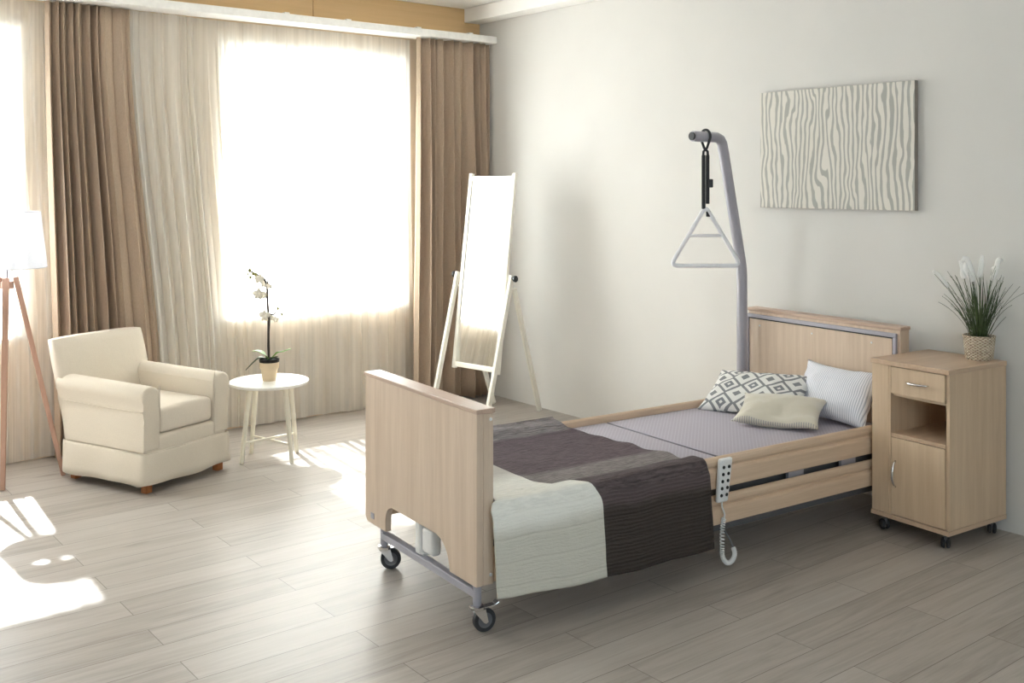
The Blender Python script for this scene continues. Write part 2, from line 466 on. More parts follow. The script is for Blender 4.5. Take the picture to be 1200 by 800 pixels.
def mat_basket():
    t = NT('woven_rush'); sep = t.n('SeparateXYZ'); t.l(t.coord('Object'), sep.inputs[0])
    ang = t.math('ARCTAN2', sep.outputs[1], sep.outputs[0])
    a = t.math('SINE', t.math('MULTIPLY', ang, 20.0)); b = t.math('SINE', t.math('MULTIPLY', sep.outputs[2], 440.0))
    w = t.math('MULTIPLY', a, b); n = t.noise(t.coord('Object'), 90, 3)
    f = t.math('ADD', t.math('MULTIPLY', w, 0.3), n)
    col = t.ramp(f, [(0.22, srgb(170, 146, 122)), (0.5, srgb(222, 206, 186)), (0.8, srgb(240, 228, 212))])
    t.bsdf(col, 0.8, 0, t.bump(t.math('ADD', w, n), 0.8, 0.006), 0.2); return t.m
M['basket'] = mat_basket()

# ------------------------------------------------------------------ room shell
X0, Y1 = -7.4, -8.8           # left wall, wall behind the camera
ZC = 3.20                     # ceiling
WT = 0.30                     # wall thickness
def struct(name, bm, mat, label=None, parent=None, **kw):
    o = obj(name, bm, mat, parent, **kw)
    if parent is None: o['kind'] = 'structure'
    if label: o['label'] = label
    if parent is None: o['category'] = name.split('_')[0]
    return o

b = BM(); box(b, X0 - WT, WT, Y1 - WT, WT, -0.12, 0.0)
struct('floor', b, M['floor'], 'grey brown wood plank floor of the whole room')
b = BM(); box(b, X0 - WT, WT, Y1 - WT, WT, ZC, ZC + 0.15)
struct('ceiling', b, M['ceiling'], 'white ceiling above the curtains')
b = BM(); box(b, 0, WT, Y1, 0, 0, ZC)
struct('wall_right', b, M['wall'], 'warm white wall behind the bed head and picture')

WZ0, WZ1 = 0.80, 2.74
WIN = [(-5.30, -3.57), (-2.25, -0.72)]
b = BM()
xs = [X0 - WT] + [c for w in WIN for c in w] + [WT]
for i in range(0, len(xs), 2): box(b, xs[i], xs[i + 1], 0, WT, 0, ZC)
for a, c in WIN:
    box(b, a, c, 0, WT, 0, WZ0); box(b, a, c, 0, WT, WZ1, ZC)
struct('wall_back', b, M['wall_beige'], 'window wall behind the curtains')
# side and rear walls outside the picture, with a wide window added behind the camera for fill light
FW = (-5.9, -3.45)
b = BM(); box(b, X0 - WT, X0, Y1 - WT, WT, 0, ZC)
struct('wall_left', b, M['wall'], 'plain wall at the left end of the room')
b = BM()
box(b, X0, FW[0], Y1 - WT, Y1, 0, ZC); box(b, FW[1], WT, Y1 - WT, Y1, 0, ZC)
box(b, FW[0], FW[1], Y1 - WT, Y1, 0, WZ0); box(b, FW[0], FW[1], Y1 - WT, Y1, WZ1, ZC)
struct('wall_front', b, M['wall'], 'wall opposite the curtained windows')

# tan panel band between rail and ceiling, split by one joint
b = BM()
box(b, -5.6, -1.556, -0.03, -0.002, 2.975, ZC - 0.001, 0.002); box(b, -1.548, -0.002, -0.03, -0.002, 2.975, ZC - 0.001, 0.002)
struct('trim_1', b, M['wall_tan'], 'tan wooden board band above the curtain rail')
b = BM(); box(b, -0.165, -0.001, Y1 + 0.01, -0.031, 3.085, ZC - 0.001, 0.006)
struct('trim_2', b, M['ceiling'], 'white box cornice along the top of the right wall')

def window(idx, a, c, label):
    o = BM()
    y0, y1 = 0.12, 0.19
    fw = 0.06
    box(o, a, a + fw, y0, y1, WZ0, WZ1, 0.004); box(o, c - fw, c, y0, y1, WZ0, WZ1, 0.004)
    box(o, a + fw, c - fw, y0, y1, WZ0, WZ0 + fw, 0.004); box(o, a + fw, c - fw, y0, y1, WZ1 - fw, WZ1, 0.004)
    w = struct('window_%d' % idx, o, M['white_frame'], label)
    g = BM(); box(g, a + fw, c - fw, y0 + 0.03, y0 + 0.036, WZ0 + fw, WZ1 - fw)
    obj('window_pane', g, M['glass'], w)
    s = BM(); box(s, a - 0.03, c + 0.03, -0.012, y0, WZ0 - 0.035, WZ0 - 0.001, 0.006)
    obj('window_sill', s, M['white_frame'], w)
    return w
window(1, *WIN[0], 'left window behind sheer curtain and floor lamp')
window(2, *WIN[1], 'right window behind sheer curtain and orchid table')
o = BM()
fw = 0.07; ya, yb = Y1 - 0.19, Y1 - 0.12
box(o, FW[0], FW[0] + fw, ya, yb, WZ0, WZ1); box(o, FW[1] - fw, FW[1], ya, yb, WZ0, WZ1)
box(o, FW[0] + fw, FW[1] - fw, ya, yb, WZ0, WZ0 + fw); box(o, FW[0] + fw, FW[1] - fw, ya, yb, WZ1 - fw, WZ1)
box(o, sum(FW) / 2 - 0.04, sum(FW) / 2 + 0.04, ya, yb, WZ0 + fw, WZ1 - fw)
w3 = struct('window_3', o, M['white_frame'], 'wide window added for fill light opposite the curtained windows')
g = BM(); box(g, FW[0] + fw, FW[1] - fw, ya + 0.03, ya + 0.036, WZ0 + fw, WZ1 - fw); obj('window_pane', g, M['glass'], w3)

# ------------------------------------------------------------------ curtain rail and curtains
RY = -0.22
rail = thing('curtain_rail', 'long white curtain rail above both windows', 'curtain rail', (0, RY, 2.90))
b = BM(); box(b, -5.55, -0.004, -0.055, 0.150, 0.0, 0.056, 0.004)
obj('rail_body', b, M['white_trim'], rail)
for x in (-4.6, -3.2, -1.87, -1.37, -0.75, -0.25):
    b = BM(); box(b, x - 0.02, x + 0.02, -0.03, 0.186, 0.0565, 0.07, 0.003)
    obj('bracket', b, M['white_trim'], rail)

def curtain(name, label, cat, mat, top, bot, y, z0, z1, seg, amp, seed, group=None, thick=0, nz=22, hem=0.0, ny=0.0, per=30, om=0.46, sine=False):
    """cloth hung in folds. seg: list of (fraction of width, number of folds, amp factor[, forward shift])"""
    rnd = random.Random(seed)
    ph = []; tot = 0.0
    cuts = []
    for item in seg:
        if item[0] == 'cut':                     # one fold given outright: width, depth, skew
            cuts.append([item[1], item[2], item[3], 0.0]); continue
        frac, folds, af = item[:3]
        for k in range(folds):
            cuts.append([frac / folds * rnd.uniform(0.5, 1.6), af * rnd.uniform(0.7, 1.2), rnd.uniform(-1, 1), item[3] if len(item) > 3 else 0.0])
    sw = sum(c[0] for c in cuts)
    cols = []
    acc = 0.0
    for w, af, sk, yb in cuts:
        for k in range(per):
            q = k / per
            cols.append(((acc + w * q) / sw, q, af, sk, w / sw, yb))
        acc += w
    cols.append((1.0, 0.0, cuts[-1][1], cuts[-1][2], cuts[-1][0] / sw, cuts[-1][3]))
    n = len(cols) - 1
    W = abs(top[1] - top[0])
    bm = BM()
    rows = []
    for j in range(nz + 1):
        v = j / nz
        z = lerp(z1, z0, v)
        row = []
        for i, (t, q, af, sk, w, yb) in enumerate(cols):
            a = amp * af * lerp(0.55, 1.0, sstep(v * 2.2)) * (1 + 0.25 * noise.noise(Vector((t * 9 + seed, v * 2.0, 3.1))))
            s = sin(2 * pi * q)
            fold = s * (1 - 0.18 * s * s) + 0.30 * sk * sin(4 * pi * q + 0.6) + 0.10 * sin(6 * pi * q + sk * 3)
            if sine: fold = s + 0.16 * sk * sin(4 * pi * q + 0.6)
            x = lerp(lerp(top[0], top[1], t), lerp(bot[0], bot[1], t), sstep(v))
            x += om * (0.75 + 0.4 * sk) * w * W * sin(4 * pi * q + 0.4 * sk) * 0.5 * lerp(0.55, 1, v)
            yy = y - a * fold + ny * v - yb + 0.012 * noise.noise(Vector((t * 5, v * 3, seed)))
            zz = z
            if j == nz: zz += hem * noise.noise(Vector((t * 14, seed, 0.5)))
            row.append(bm.verts.new((x, yy, zz)))
        rows.append(row)
    for A, B in zip(rows, rows[1:]):
        for i in range(n):
            bm.faces.new((A[i], A[i + 1], B[i + 1], B[i]))
    o = obj(name, bm, mat, None, True)
    setp(o, label, cat, group)
    if thick:
        m = o.modifiers.new('thickness', 'SOLIDIFY'); m.thickness = thick; m.offset = 0
    return o

curtain('sheer_curtain', 'white sheer curtain over the left window behind the floor lamp', 'curtain', M['sheer'],
        (-5.45, -3.42), (-5.45, -3.28), -0.030, 0.012, 2.90, [(1.0, 17, 1.0)], 0.013, 3, 'sheer curtains at the windows', hem=0.01)
curtain('sheer_curtain', 'white sheer curtain over the right window behind the orchid table', 'curtain', M['sheer_dense'],
        (-2.93, -0.70), (-2.71, -0.66), -0.038, 0.012, 2.895, [(0.17, 4, 3.0, 0.045), (0.06, 2, 1.6, 0.02), (0.74, 14, 1.0)], 0.0145, 11, 'sheer curtains at the windows', hem=0.012)
cut = lambda *a: [('cut', w, d, k) for w, d, k in a]
curtain('drape', 'heavy taupe drape hanging between the two windows behind the armchair', 'curtain', M['drape'],
        (-3.46, -2.94), (-3.40, -2.73), -0.120, 0.015, 2.895, cut((0.9, 0.8, -.4), (0.45, 1.15, .3), (0.8, 0.95, .6), (0.5, 1.1, -.5), (1.0, 0.9, .5), (0.75, 1.25, .2), (0.5, 1.2, -.2), (1.7, 0.55, .5), (1.1, 0.45, -.3)), 0.062, 26, 'taupe drapes', thick=0.004, om=0.25, sine=True)
curtain('drape', 'heavy taupe drape in the room corner behind the standing mirror', 'curtain', M['drape'],
        (-0.74, -0.022), (-0.77, -0.022), -0.190, 0.015, 2.895, cut((0.9, 0.7, .4), (0.5, 1.1, -.4), (0.55, 1.0, .5), (1.2, 0.85, -.5), (0.5, 1.15, .3), (1.3, 0.8, .5), (0.8, 1.1, -.3), (0.5, 1.0, .4), (0.9, 0.9, .2)), 0.070, 37, 'taupe drapes', thick=0.004, om=0.25, sine=True)

# ------------------------------------------------------------------ floor lamp
lx, ly = -3.735, -0.42
LC = Vector((-3.75, -0.45, 0))
lamp = thing('floor_lamp', 'white shaded floor lamp on wooden tripod at left edge', 'lamp', LC)
feet = [Vector((-3.809, -0.615, 0)) - LC, Vector((-3.452, -0.507, 0)) - LC, Vector((-3.99, -0.27, 0)) - LC]
b = BM()
prof = [(0.217, 1.255), (0.180, 1.585), (0.1775, 1.585), (0.2145, 1.255)]
lathe(b, prof, 48, None, True)
obj('lamp_shade', b, M['shade'], lamp, True, angle=40)
for z, r in ((1.583, 0.1785), (1.257, 0.2155)):
    b = BM(); lathe(b, [(r + 0.002 * cos(a), z + 0.002 * sin(a)) for a in [2 * pi * k / 6 for k in range(6)]], 48, None, True)
    obj('shade_ring', b, M['metal_grey'], lamp, True)
for k in range(3):
    a = 2 * pi * k / 3
    b = BM(); tube(b, [(0.006 * cos(a), 0.006 * sin(a), 1.5), (0.180 * cos(a), 0.180 * sin(a), 1.580)], 0.002, 6); obj('shade_spoke', b, M['metal_grey'], lamp, True)
b = BM(); tube(b, [(0, 0, 1.13), (0, 0, 1.51)], 0.006, 10); obj('pole', b, M['metal_grey'], lamp, True)
b = BM(); lathe(b, [(0.012, 1.36), (0.03, 1.40), (0.036, 1.44), (0.026, 1.48), (0.0, 1.492)], 20); obj('bulb', b, M['white_plastic'], lamp, True)
b = BM()
lathe(b, [(0.0, 1.135), (0.036, 1.135), (0.036, 1.175), (0.0, 1.175)], 20)
tube(b, [(0, 0, 1.10), (0, 0, 1.136)], 0.012, 10)
obj('leg_block', b, M['lamp_wood'], lamp, True, angle=40)
for f in feet:
    d = Vector((f.x, f.y, 0)).normalized()
    top = d * 0.045 + Vector((0, 0, 1.20))
    b = BM(); bar(b, f + Vector((0, 0, 0.004)), top, 0.026, 0.026, Vector((d.x, d.y, 0)), 0.004, 0.036, 0.03)
    obj('leg', b, M['lamp_wood'], lamp)

# ------------------------------------------------------------------ armchair
CA = radians(22.0)
chair = thing('armchair', 'cream slipcovered armchair with rolled arms in front of the drape', 'armchair', (-3.036, -0.790, 0), CA)
hw, fd, bd = 0.315, -0.325, 0.365       # half width, front y, back y
# skirt: flared band with corner pleats
def skirt():
    bm = BM()
    pts = []
    def seg(p, q, n):
        for k in range(n): pts.append((lerp(p[0], q[0], k / n), lerp(p[1], q[1], k / n)))
    seg((-hw, fd), (hw, fd), 24); seg((hw, fd), (hw, bd), 24); seg((hw, bd), (-hw, bd), 20); seg((-hw, bd), (-hw, fd), 24)
    n = len(pts); rows = []
    for j, z in enumerate((0.232, 0.215, 0.15, 0.09, 0.052)):
        f = j / 4
        row = []
        for i, (x, y) in enumerate(pts):
            corner = min(abs(abs(x) - hw) + abs(y - fd), abs(abs(x) - hw) + abs(y - bd))
            out = 0.004 + 0.022 * f + 0.008 * f * sin(i * 0.55) - 0.016 * f * math.exp(-(corner / 0.012) ** 2)
            sx = 1 if x > 0 else -1; sy = 1 if y > 0 else -1
            ox = out * sx if abs(abs(x) - hw) < 1e-6 else 0; oy = out * (1 if abs(y - bd) < 1e-6 else -1) if (abs(y - fd) < 1e-6 or abs(y - bd) < 1e-6) else 0
            zz = z + (0.006 * sin(i * 0.31 + 1) if j == 4 else 0)
            row.append(bm.verts.new((x + ox, y + oy, zz)))
        rows.append(row)
    for A, B in zip(rows, rows[1:]):
        for i in range(n): bm.faces.new((A[i], A[(i + 1) % n], B[(i + 1) % n], B[i]))
    return bm
sk = obj('skirt', skirt(), M['chair'], chair, True)
m = sk.modifiers.new('t', 'SOLIDIFY'); m.thickness = 0.006; m.offset = -1
# body under the seat
b = BM(); box(b, -hw + 0.004, hw - 0.004, fd + 0.004, bd - 0.002, 0.12, 0.318, 0.02, 3)
obj('seat_base', b, M['chair'], chair, True)
# piping between body and skirt
b = BM()
loop = [(-hw - 0.003, fd - 0.003), (hw + 0.003, fd - 0.003), (hw + 0.003, bd + 0.003), (-hw - 0.003, bd + 0.003), (-hw - 0.003, fd - 0.003)]
tube(b, [(x, y, 0.226) for x, y in loop], 0.004, 8)
obj('piping', b, M['chair'], chair, True)
def arm_bm(s):
    # outline in x-z of the front face, swept from front to back
    xi, xo = 0.205, hw + 0.012
    pts = [(xi, 0.24), (xi, 0.47), (xi - 0.006, 0.52), (xi - 0.004, 0.555)]
    cx, cz, r = 0.268, 0.545, 0.066
    for k in range(9):
        a = pi - pi * k / 8 * 1.12
        pts.append((cx + r * cos(a), cz + r * 0.86 * sin(a)))
    pts += [(xo - 0.004, 0.50), (xo - 0.014, 0.46), (xo - 0.010, 0.40), (xo - 0.006, 0.24)]
    bm = BM()
    def fn(a, z, e):
        y = lerp(fd - 0.002, bd - 0.005 + 0.075 * max(0, z - 0.25) / 0.35, e)
        return Vector((s * a, y, z + (0.012 * e if z > 0.4 else 0)))
    prism(bm, pts, fn, 0.014, 3)
    return bm
for s in (-1, 1):
    am = obj('arm', arm_bm(s), M['chair'], chair, True, angle=50)
    b = BM(); tube(b, smooth_path([(s * 0.316, fd + 0.012, 0.462), (s * 0.3175, 0.0, 0.462), (s * 0.316, bd + 0.02, 0.468)], 6), 0.0035, 8); obj('arm_piping', b, M['chair'], am, True)
# back: leaning slab with soft corners
def back_bm():
    bm = BM()
    def P(u, w, side):
        z = lerp(0.20, 0.82, w)
        lean = 0.15 * max(0, (w - 0.12)) / 0.88
        half = lerp(0.30, 0.322, sstep(w * 1.1))
        # rounded upper corners and a slightly bowed top
        x = (u * 2 - 1) * half
        zz = z - (0.008 * abs(u * 2 - 1) ** 6) * w
        th = (0.045 if side else 0.07) * (1 - 0.35 * abs(u * 2 - 1) ** 6) * (1 - 0.3 * w ** 6)
        bul = 0.016 * (1 - (u * 2 - 1) ** 2) * (1 - (w * 2 - 1) ** 2)
        y = bd - 0.03 + lean + (th + 0.2 * bul if side else -th - bul)
        return Vector((x, y, zz))
    N, K = 16, 14
    F = [[bm.verts.new(P(i / N, j / K, 0)) for j in range(K + 1)] for i in range(N + 1)]
    B_ = [[bm.verts.new(P(i / N, j / K, 1)) for j in range(K + 1)] for i in range(N + 1)]
    for i in range(N):
        for j in range(K):
            bm.faces.new((F[i][j], F[i + 1][j], F[i + 1][j + 1], F[i][j + 1])); bm.faces.new((B_[i][j], B_[i][j + 1], B_[i + 1][j + 1], B_[i + 1][j]))
        bm.faces.new((F[i][K], F[i + 1][K], B_[i + 1][K], B_[i][K])); bm.faces.new((F[i + 1][0], F[i][0], B_[i][0], B_[i + 1][0]))
    for j in range(K):
        bm.faces.new((F[0][j], F[0][j + 1], B_[0][j + 1], B_[0][j])); bm.faces.new((F[N][j + 1], F[N][j], B_[N][j], B_[N][j + 1]))
    es = [e for e in bm.edges if len(e.link_faces) == 2 and e.calc_face_angle(0) > 0.9]
    bmesh.ops.bevel(bm, geom=es, offset=0.026, segments=4, affect='EDGES', profile=0.5)
    return bm
obj('backrest', back_bm(), M['chair'], chair, True)
b = BM(); box(b, -0.203, 0.203, fd + 0.006, 0.255, 0.322, 0.455, 0.028, 4)
for v in b.verts:
    if v.co.z > 0.40: v.co.z += 0.022 * (1 - (v.co.x / 0.21) ** 2)
bmesh.ops.subdivide_edges(b, edges=b.edges[:], cuts=1, use_grid_fill=True)
for v in b.verts:
    if v.co.z > 0.44: v.co.z += 0.012 * (1 - (v.co.x / 0.21) ** 2)
obj('seat_cushion', b, M['chair_cushion'], chair, True)
for sx, sy in ((-0.27, fd + 0.035), (0.27, fd + 0.035), (-0.27, bd - 0.05), (0.27, bd - 0.05)):
    b = BM(); box(b, sx - 0.022, sx + 0.022, sy - 0.022, sy + 0.022, 0.001, 0.119, 0.003)
    obj('leg', b, M['chair_leg'], chair)

# ------------------------------------------------------------------ side table
TX, TY = -2.325, -0.925
tbl = thing('side_table', 'small round white side table with four splayed legs beside the armchair', 'table', (TX, TY, 0))
b = BM(); lathe(b, [(0, 0.480), (0.238, 0.480), (0.248, 0.485), (0.25, 0.492), (0.248, 0.499), (0.244, 0.501), (0.0, 0.501)], 64)
obj('table_top', b, M['white_top'], tbl, True, angle=40)
tf = [(-2.512, -0.932), (-2.257, -1.108), (-2.112, -0.888), (-2.356, -0.727)]
for fx, fy in tf:
    d = Vector((fx - TX, fy - TY, 0)); r = d.length; d.normalize()
    b = BM(); tube(b, [d * r + Vector((0, 0, 0.002)), d * (r - 0.028) + Vector((0, 0, 0.24)), d * (r - 0.056) + Vector((0, 0, 0.479))], [0.0125, 0.0155, 0.018], 14)
    obj('leg', b, M['cream_wood'], tbl, True, angle=50)
for a, c in ((0, 2), (1, 3)):
    p = Vector((tf[a][0] - TX, tf[a][1] - TY, 0)) * 0.88; q = Vector((tf[c][0] - TX, tf[c][1] - TY, 0)) * 0.88
    z = 0.13 if a == 0 else 0.118
    b = BM(); bar(b, p + Vector((0, 0, z)), q + Vector((0, 0, z)), 0.016, 0.012, bev=0.002); obj('stretcher', b, M['cream_wood'], tbl)
    b = BM(); bar(b, p * 0.85 + Vector((0, 0, 0.463)), q * 0.85 + Vector((0, 0, 0.463)), 0.02, 0.034, bev=0.002); obj('apron', b, M['cream_wood'], tbl)

# ------------------------------------------------------------------ orchid
OX, OY, OZ = TX + 0.0, TY - 0.005, 0.5015
orc = thing('potted_orchid', 'white orchid in clay pot on the round side table', 'potted plant', (OX, OY, OZ))
b = BM(); lathe(b, [(0.0, 0.0), (0.042, 0.0), (0.053, 0.075), (0.060, 0.077), (0.061, 0.118), (0.056, 0.118), (0.052, 0.085), (0.0, 0.085)], 32)
obj('pot', b, M['pot'], orc, True, angle=40)
b = BM(); lathe(b, [(0.0, 0.088), (0.054, 0.1), (0.062, 0.119), (0.063, 0.137), (0.058, 0.137), (0.054, 0.128), (0.0, 0.13)], 28)
obj('inner_pot', b, M['soil'], orc, True, angle=40)
R3 = Vector((0.7855, -0.619, 0)); U3 = Vector((0, 0, 1)); N3 = Vector((-0.619, -0.7855, 0))   # sideways, up and towards the room
def lp(x, z, d=0.0): return R3 * x + U3 * z + N3 * d
def leaf_bm(pts, w, curl=0.25):
    pts = smooth_path(pts, 6); bm = BM(); rows = []
    n = len(pts)
    for i, p in enumerate(pts):
        t = (pts[min(i + 1, n - 1)] - pts[max(i - 1, 0)]).normalized()
        side = t.cross(U3)
        if side.length < 0.1: side = N3.copy()
        side.normalize(); nn = side.cross(t).normalized()
        f = i / (n - 1); ww = w * (sin(pi * min(1, (f * 0.86 + 0.14))) ** 0.6 if f < 1 else 0.02)
        rows.append([bm.verts.new(p + side * ww * k + nn * (abs(k) * curl * ww - 0.0) ) for k in (-1, -0.5, 0, 0.5, 1)] + [bm.verts.new(p + side * ww * k + nn * (abs(k) * curl * ww - 0.003)) for k in (1, 0.5, 0, -0.5, -1)])
    for A, B in zip(rows, rows[1:]):
        for k in range(10): bm.faces.new((A[k], A[(k + 1) % 10], B[(k + 1) % 10], B[k]))
    bm.faces.new(rows[0]); bm.faces.new(rows[-1])
    return bm
obj('leaf', leaf_bm([lp(0.005, 0.13), lp(0.05, 0.172), lp(0.09, 0.185, 0.02), lp(0.145, 0.207, 0.03)], 0.022), M['leaf'], orc, True)
obj('leaf', leaf_bm([lp(-0.005, 0.13), lp(-0.03, 0.165, 0.01), lp(-0.07, 0.185), lp(-0.115, 0.182, -0.02)], 0.022), M['leaf'], orc, True)
obj('leaf', leaf_bm([lp(-0.01, 0.135, 0.02), lp(-0.05, 0.15, 0.04), lp(-0.09, 0.12, 0.05), lp(-0.135, 0.075, 0.06)], 0.020), M['leaf_dark'], orc, True)
obj('leaf', leaf_bm([lp(0.0, 0.13, 0.02), lp(0.04, 0.15, 0.05), lp(0.07, 0.165, 0.07)], 0.020), M['leaf_dark'], orc, True)
def X(px): return (px - 319) * 0.00535
def Z(py): return (443 - py) * 0.00535
st1 = smooth_path([lp(X(318.5), Z(418)), lp(X(318), Z(395)), lp(X(318), Z(370)), lp(X(317), Z(350)), lp(X(316.5), Z(335)), lp(X(314), Z(325)), lp(X(307), Z(319)), lp(X(297), Z(314))], 5)
b = BM(); tube(b, st1, [lerp(0.0085, 0.0060, i / (len(st1) - 1)) for i in range(len(st1))], 8); obj('stem', b, M['stem'], orc, True)
st2 = smooth_path([lp(X(319), Z(418), 0.01), lp(X(318), Z(400), 0.012), lp(X(319.5), Z(372), 0.005), lp(X(318), Z(364), 0.0), lp(X(324), Z(365), 0.01), lp(X(329), Z(361), 0.015), lp(X(334), Z(364), 0.02)], 5)
b = BM(); tube(b, st2, [lerp(0.006, 0.0036, i / (len(st2) - 1)) for i in range(len(st2))], 8); obj('stem', b, M['stem'], orc, True)
st3 = smooth_path([lp(X(317.3), Z(352), 0.004), lp(X(317.6), Z(340), 0.008), lp(X(317.4), Z(322), 0.004)], 5)
b = BM(); tube(b, st3, 0.0052, 8); obj('stem', b, M['stem'], orc, True)
def flower_bm(c, size, seed, face):
    rnd = random.Random(seed); bm = BM()
    a, bb = frame_at(face)
    for k in range(5):
        ang = 2 * pi * k / 5 + rnd.uniform(-0.2, 0.2) + pi / 2
        dr = a * cos(ang) + bb * sin(ang); sd = a * -sin(ang) + bb * cos(ang)
        L = size * rnd.uniform(0.85, 1.1); Wd = size * (0.5 if k in (1, 4) else 0.36)
        rows = []
        for i in range(6):
            f = i / 5
            w = Wd * sin(pi * min(0.97, f * 0.9 + 0.08)) ** 0.7
            base = c + dr * L * f + face * (0.25 * size * (f * (1 - f)) * 2 + 0.004)
            rows.append([bm.verts.new(base + sd * w * q + face * (0.12 * size * (1 - q * q)) + face * off) for q, off in ((-1, 0), (0, 0), (1, 0), (0.9, -0.002), (0, -0.002), (-0.9, -0.002))])
        for A, B in zip(rows, rows[1:]):
            for q in range(6): bm.faces.new((A[q], A[(q + 1) % 6], B[(q + 1) % 6], B[q]))
        bm.faces.new(rows[0]); bm.faces.new(rows[-1])
    bmesh.ops.create_icosphere(bm, subdivisions=2, radius=size * 0.16, matrix=Matrix.Translation(c + face * size * 0.2))
    return bm
for k, (px, py, sz, dd) in enumerate([(308, 323, 0.034, 0.02), (313, 329, 0.030, -0.01), (306, 341, 0.038, 0.012), (313, 342, 0.028, -0.012), (320, 331, 0.024, 0.015), (314, 366, 0.036, 0.02), (319, 369, 0.026, -0.015), (328, 370, 0.024, 0.02)]):
    rf = random.Random(k)
    face = (N3 + R3 * rf.uniform(-0.6, 0.6) + U3 * rf.uniform(-0.3, 0.3)).normalized()
    obj('flower', flower_bm(lp(X(px), Z(py), dd), sz, k, face), M['petal'], orc, True)
for px, py, r in [(296, 313, 0.011), (300, 317, 0.010), (297, 321, 0.009), (303, 318, 0.010), (294, 317, 0.007), (329.5, 358, 0.009), (334, 365, 0.008), (317, 342, 0.008)]:
    b = BM(); bmesh.ops.create_icosphere(b, subdivisions=2, radius=r, matrix=Matrix.Translation(lp(X(px), Z(py), 0.005)) @ Matrix.Diagonal((1, 1, 1.25, 1)))
    obj('bud', b, M['bud'], orc, True)

# ------------------------------------------------------------------ standing mirror
# local frame: x along the mirror's width, y away from the face, z up
mir = thing('standing_mirror', 'tall ivory framed standing mirror on easel legs by the corner drape', 'mirror', (-0.562, -0.841, 0), radians(-80.0))
KZ, KX = 1.055, 0.276
for s in (-1, 1):
    b = BM(); bar(b, (s * KX, -0.285, 0.005), (s * KX, 0.004, KZ + 0.02), 0.026, 0.036, Vector((0, 1, 0)), 0.003); obj('front_leg', b, M['mirror_wood'], mir)
for s, x, y in ((-1, -0.27, 0.40), (1, 0.17, 0.44)):
    b = BM(); bar(b, (x, y, 0.009), (s * KX * (0.99 if s > 0 else 0.985) - s * 0.0, 0.030, KZ - 0.075), 0.026, 0.034, Vector((0, 1, 0)), 0.003); obj('rear_leg', b, M['mirror_wood'], mir)
for s in (-1, 1):
    b = BM(); lathe(b, [(0, 0), (0.012, 0), (0.013, 0.014), (0.022, 0.016), (0.024, 0.03), (0.018, 0.036), (0, 0.037)], 16, Matrix.Translation((s * (KX + 0.012), 0.0, KZ)) @ Matrix.Rotation(s * pi / 2, 4, 'Y'))
    setp(obj('pivot_knob', b, M['black_plastic'], mir, True, angle=40), 'black pivot knob')
TILT = Matrix.Translation((0, 0, KZ)) @ Matrix.Rotation(radians(-7.5), 4, 'X')
fwid, fz0, fz1 = 0.237, -0.70, 0.755
bars = [('frame_post', (-fwid, -fwid + 0.034, fz0 + 0.0, fz1 + 0.022)), ('frame_post', (fwid - 0.034, fwid, fz0, fz1 + 0.022)),
        ('frame_rail', (-fwid + 0.034, fwid - 0.034, fz0 + 0.012, fz0 + 0.048)), ('frame_rail', (-fwid + 0.034, fwid - 0.034, fz1 - 0.036, fz1))]
for nm, (a, c, z0, z1) in bars:
    b = BM(); box(b, a, c, -0.014, 0.014, z0, z1, 0.003, mat=TILT); obj(nm, b, M['mirror_wood'], mir)
b = BM(); box(b, -fwid + 0.032, fwid - 0.032, -0.004, 0.0, fz0 + 0.046, fz1 - 0.034, mat=TILT); obj('mirror_glass', b, M['mirror'], mir)
b = BM(); box(b, -fwid + 0.032, fwid - 0.032, 0.001, 0.006, fz0 + 0.046, fz1 - 0.034, mat=TILT); obj('back_board', b, M['white_trim'], mir)

# ------------------------------------------------------------------ picture on the wall
art = thing('canvas_picture', 'grey and cream wood grain print canvas on the right wall', 'picture', (-0.002, -3.4945, 1.953))
aw, ah = 0.5135, 0.3515
b = BM(); box(b, -0.036, -0.0335, -aw + 0.001, aw - 0.001, -ah + 0.001, ah - 0.001); obj('print', b, M['art'], art)
b = BM(); box(b, -0.0335, -0.001, -aw, aw, -ah, ah, 0.002); obj('stretcher_frame', b, M['art_edge'], art)

# ------------------------------------------------------------------ hospital bed
BX, BY, BA = -2.8307, -3.8396, -0.0788
BW, BL, BT = 0.976, 2.585, 0.076
bed = thing('hospital_bed', 'beech adjustable hospital bed on casters with wooden ends and side rails', 'bed', (BX, BY, 0), BA)
def foot_outline(zt, zb, cut):
    pts = [(0.006, zb), (0.0, zb + 0.006), (0.0, zt), (BW, zt), (BW, zb + 0.02), (BW - 0.02, zb)]
    if cut:
        y0, y1, top, r = 0.205, 0.772, 0.322, 0.085
        pts.append((y1, zb))
        for k in range(9):
            a = pi / 2 * k / 8
            pts.append((y1 - 0.062 + 0.062 * cos(a), top - 0.062 + 0.062 * sin(a)))
        for k in range(9):
            a = pi / 2 + pi / 2 * k / 8
            pts.append((y0 + 0.115 + 0.115 * cos(a), top - 0.115 + 0.115 * sin(a)))
        pts.append((y0, zb))
    return pts
b = BM(); prism(b, foot_outline(0.864, 0.2, True), lambda a, z, e: Vector((lerp(0.0, 0.030, e), a, z)), 0.003)
fb = obj('footboard', b, M['beech'], bed)
for v in (0.0, BW - 0.034):
    b = BM(); box(b, 0.0305, BT, v, v + 0.034, 0.202, 0.864, 0.003); obj('end_post', b, M['beech'], fb)
b = BM(); box(b, -0.005, BT + 0.006, -0.006, BW + 0.006, 0.8645, 0.883, 0.004); setp(obj('cap_rail', b, M['beech_y'], fb), 'slightly darker cap rail')
b = BM(); box(b, -0.0035, -0.0005, 0.882, 0.912, 0.226, 0.252, 0.001); obj('maker_plate', b, M['metal_grey'], fb)
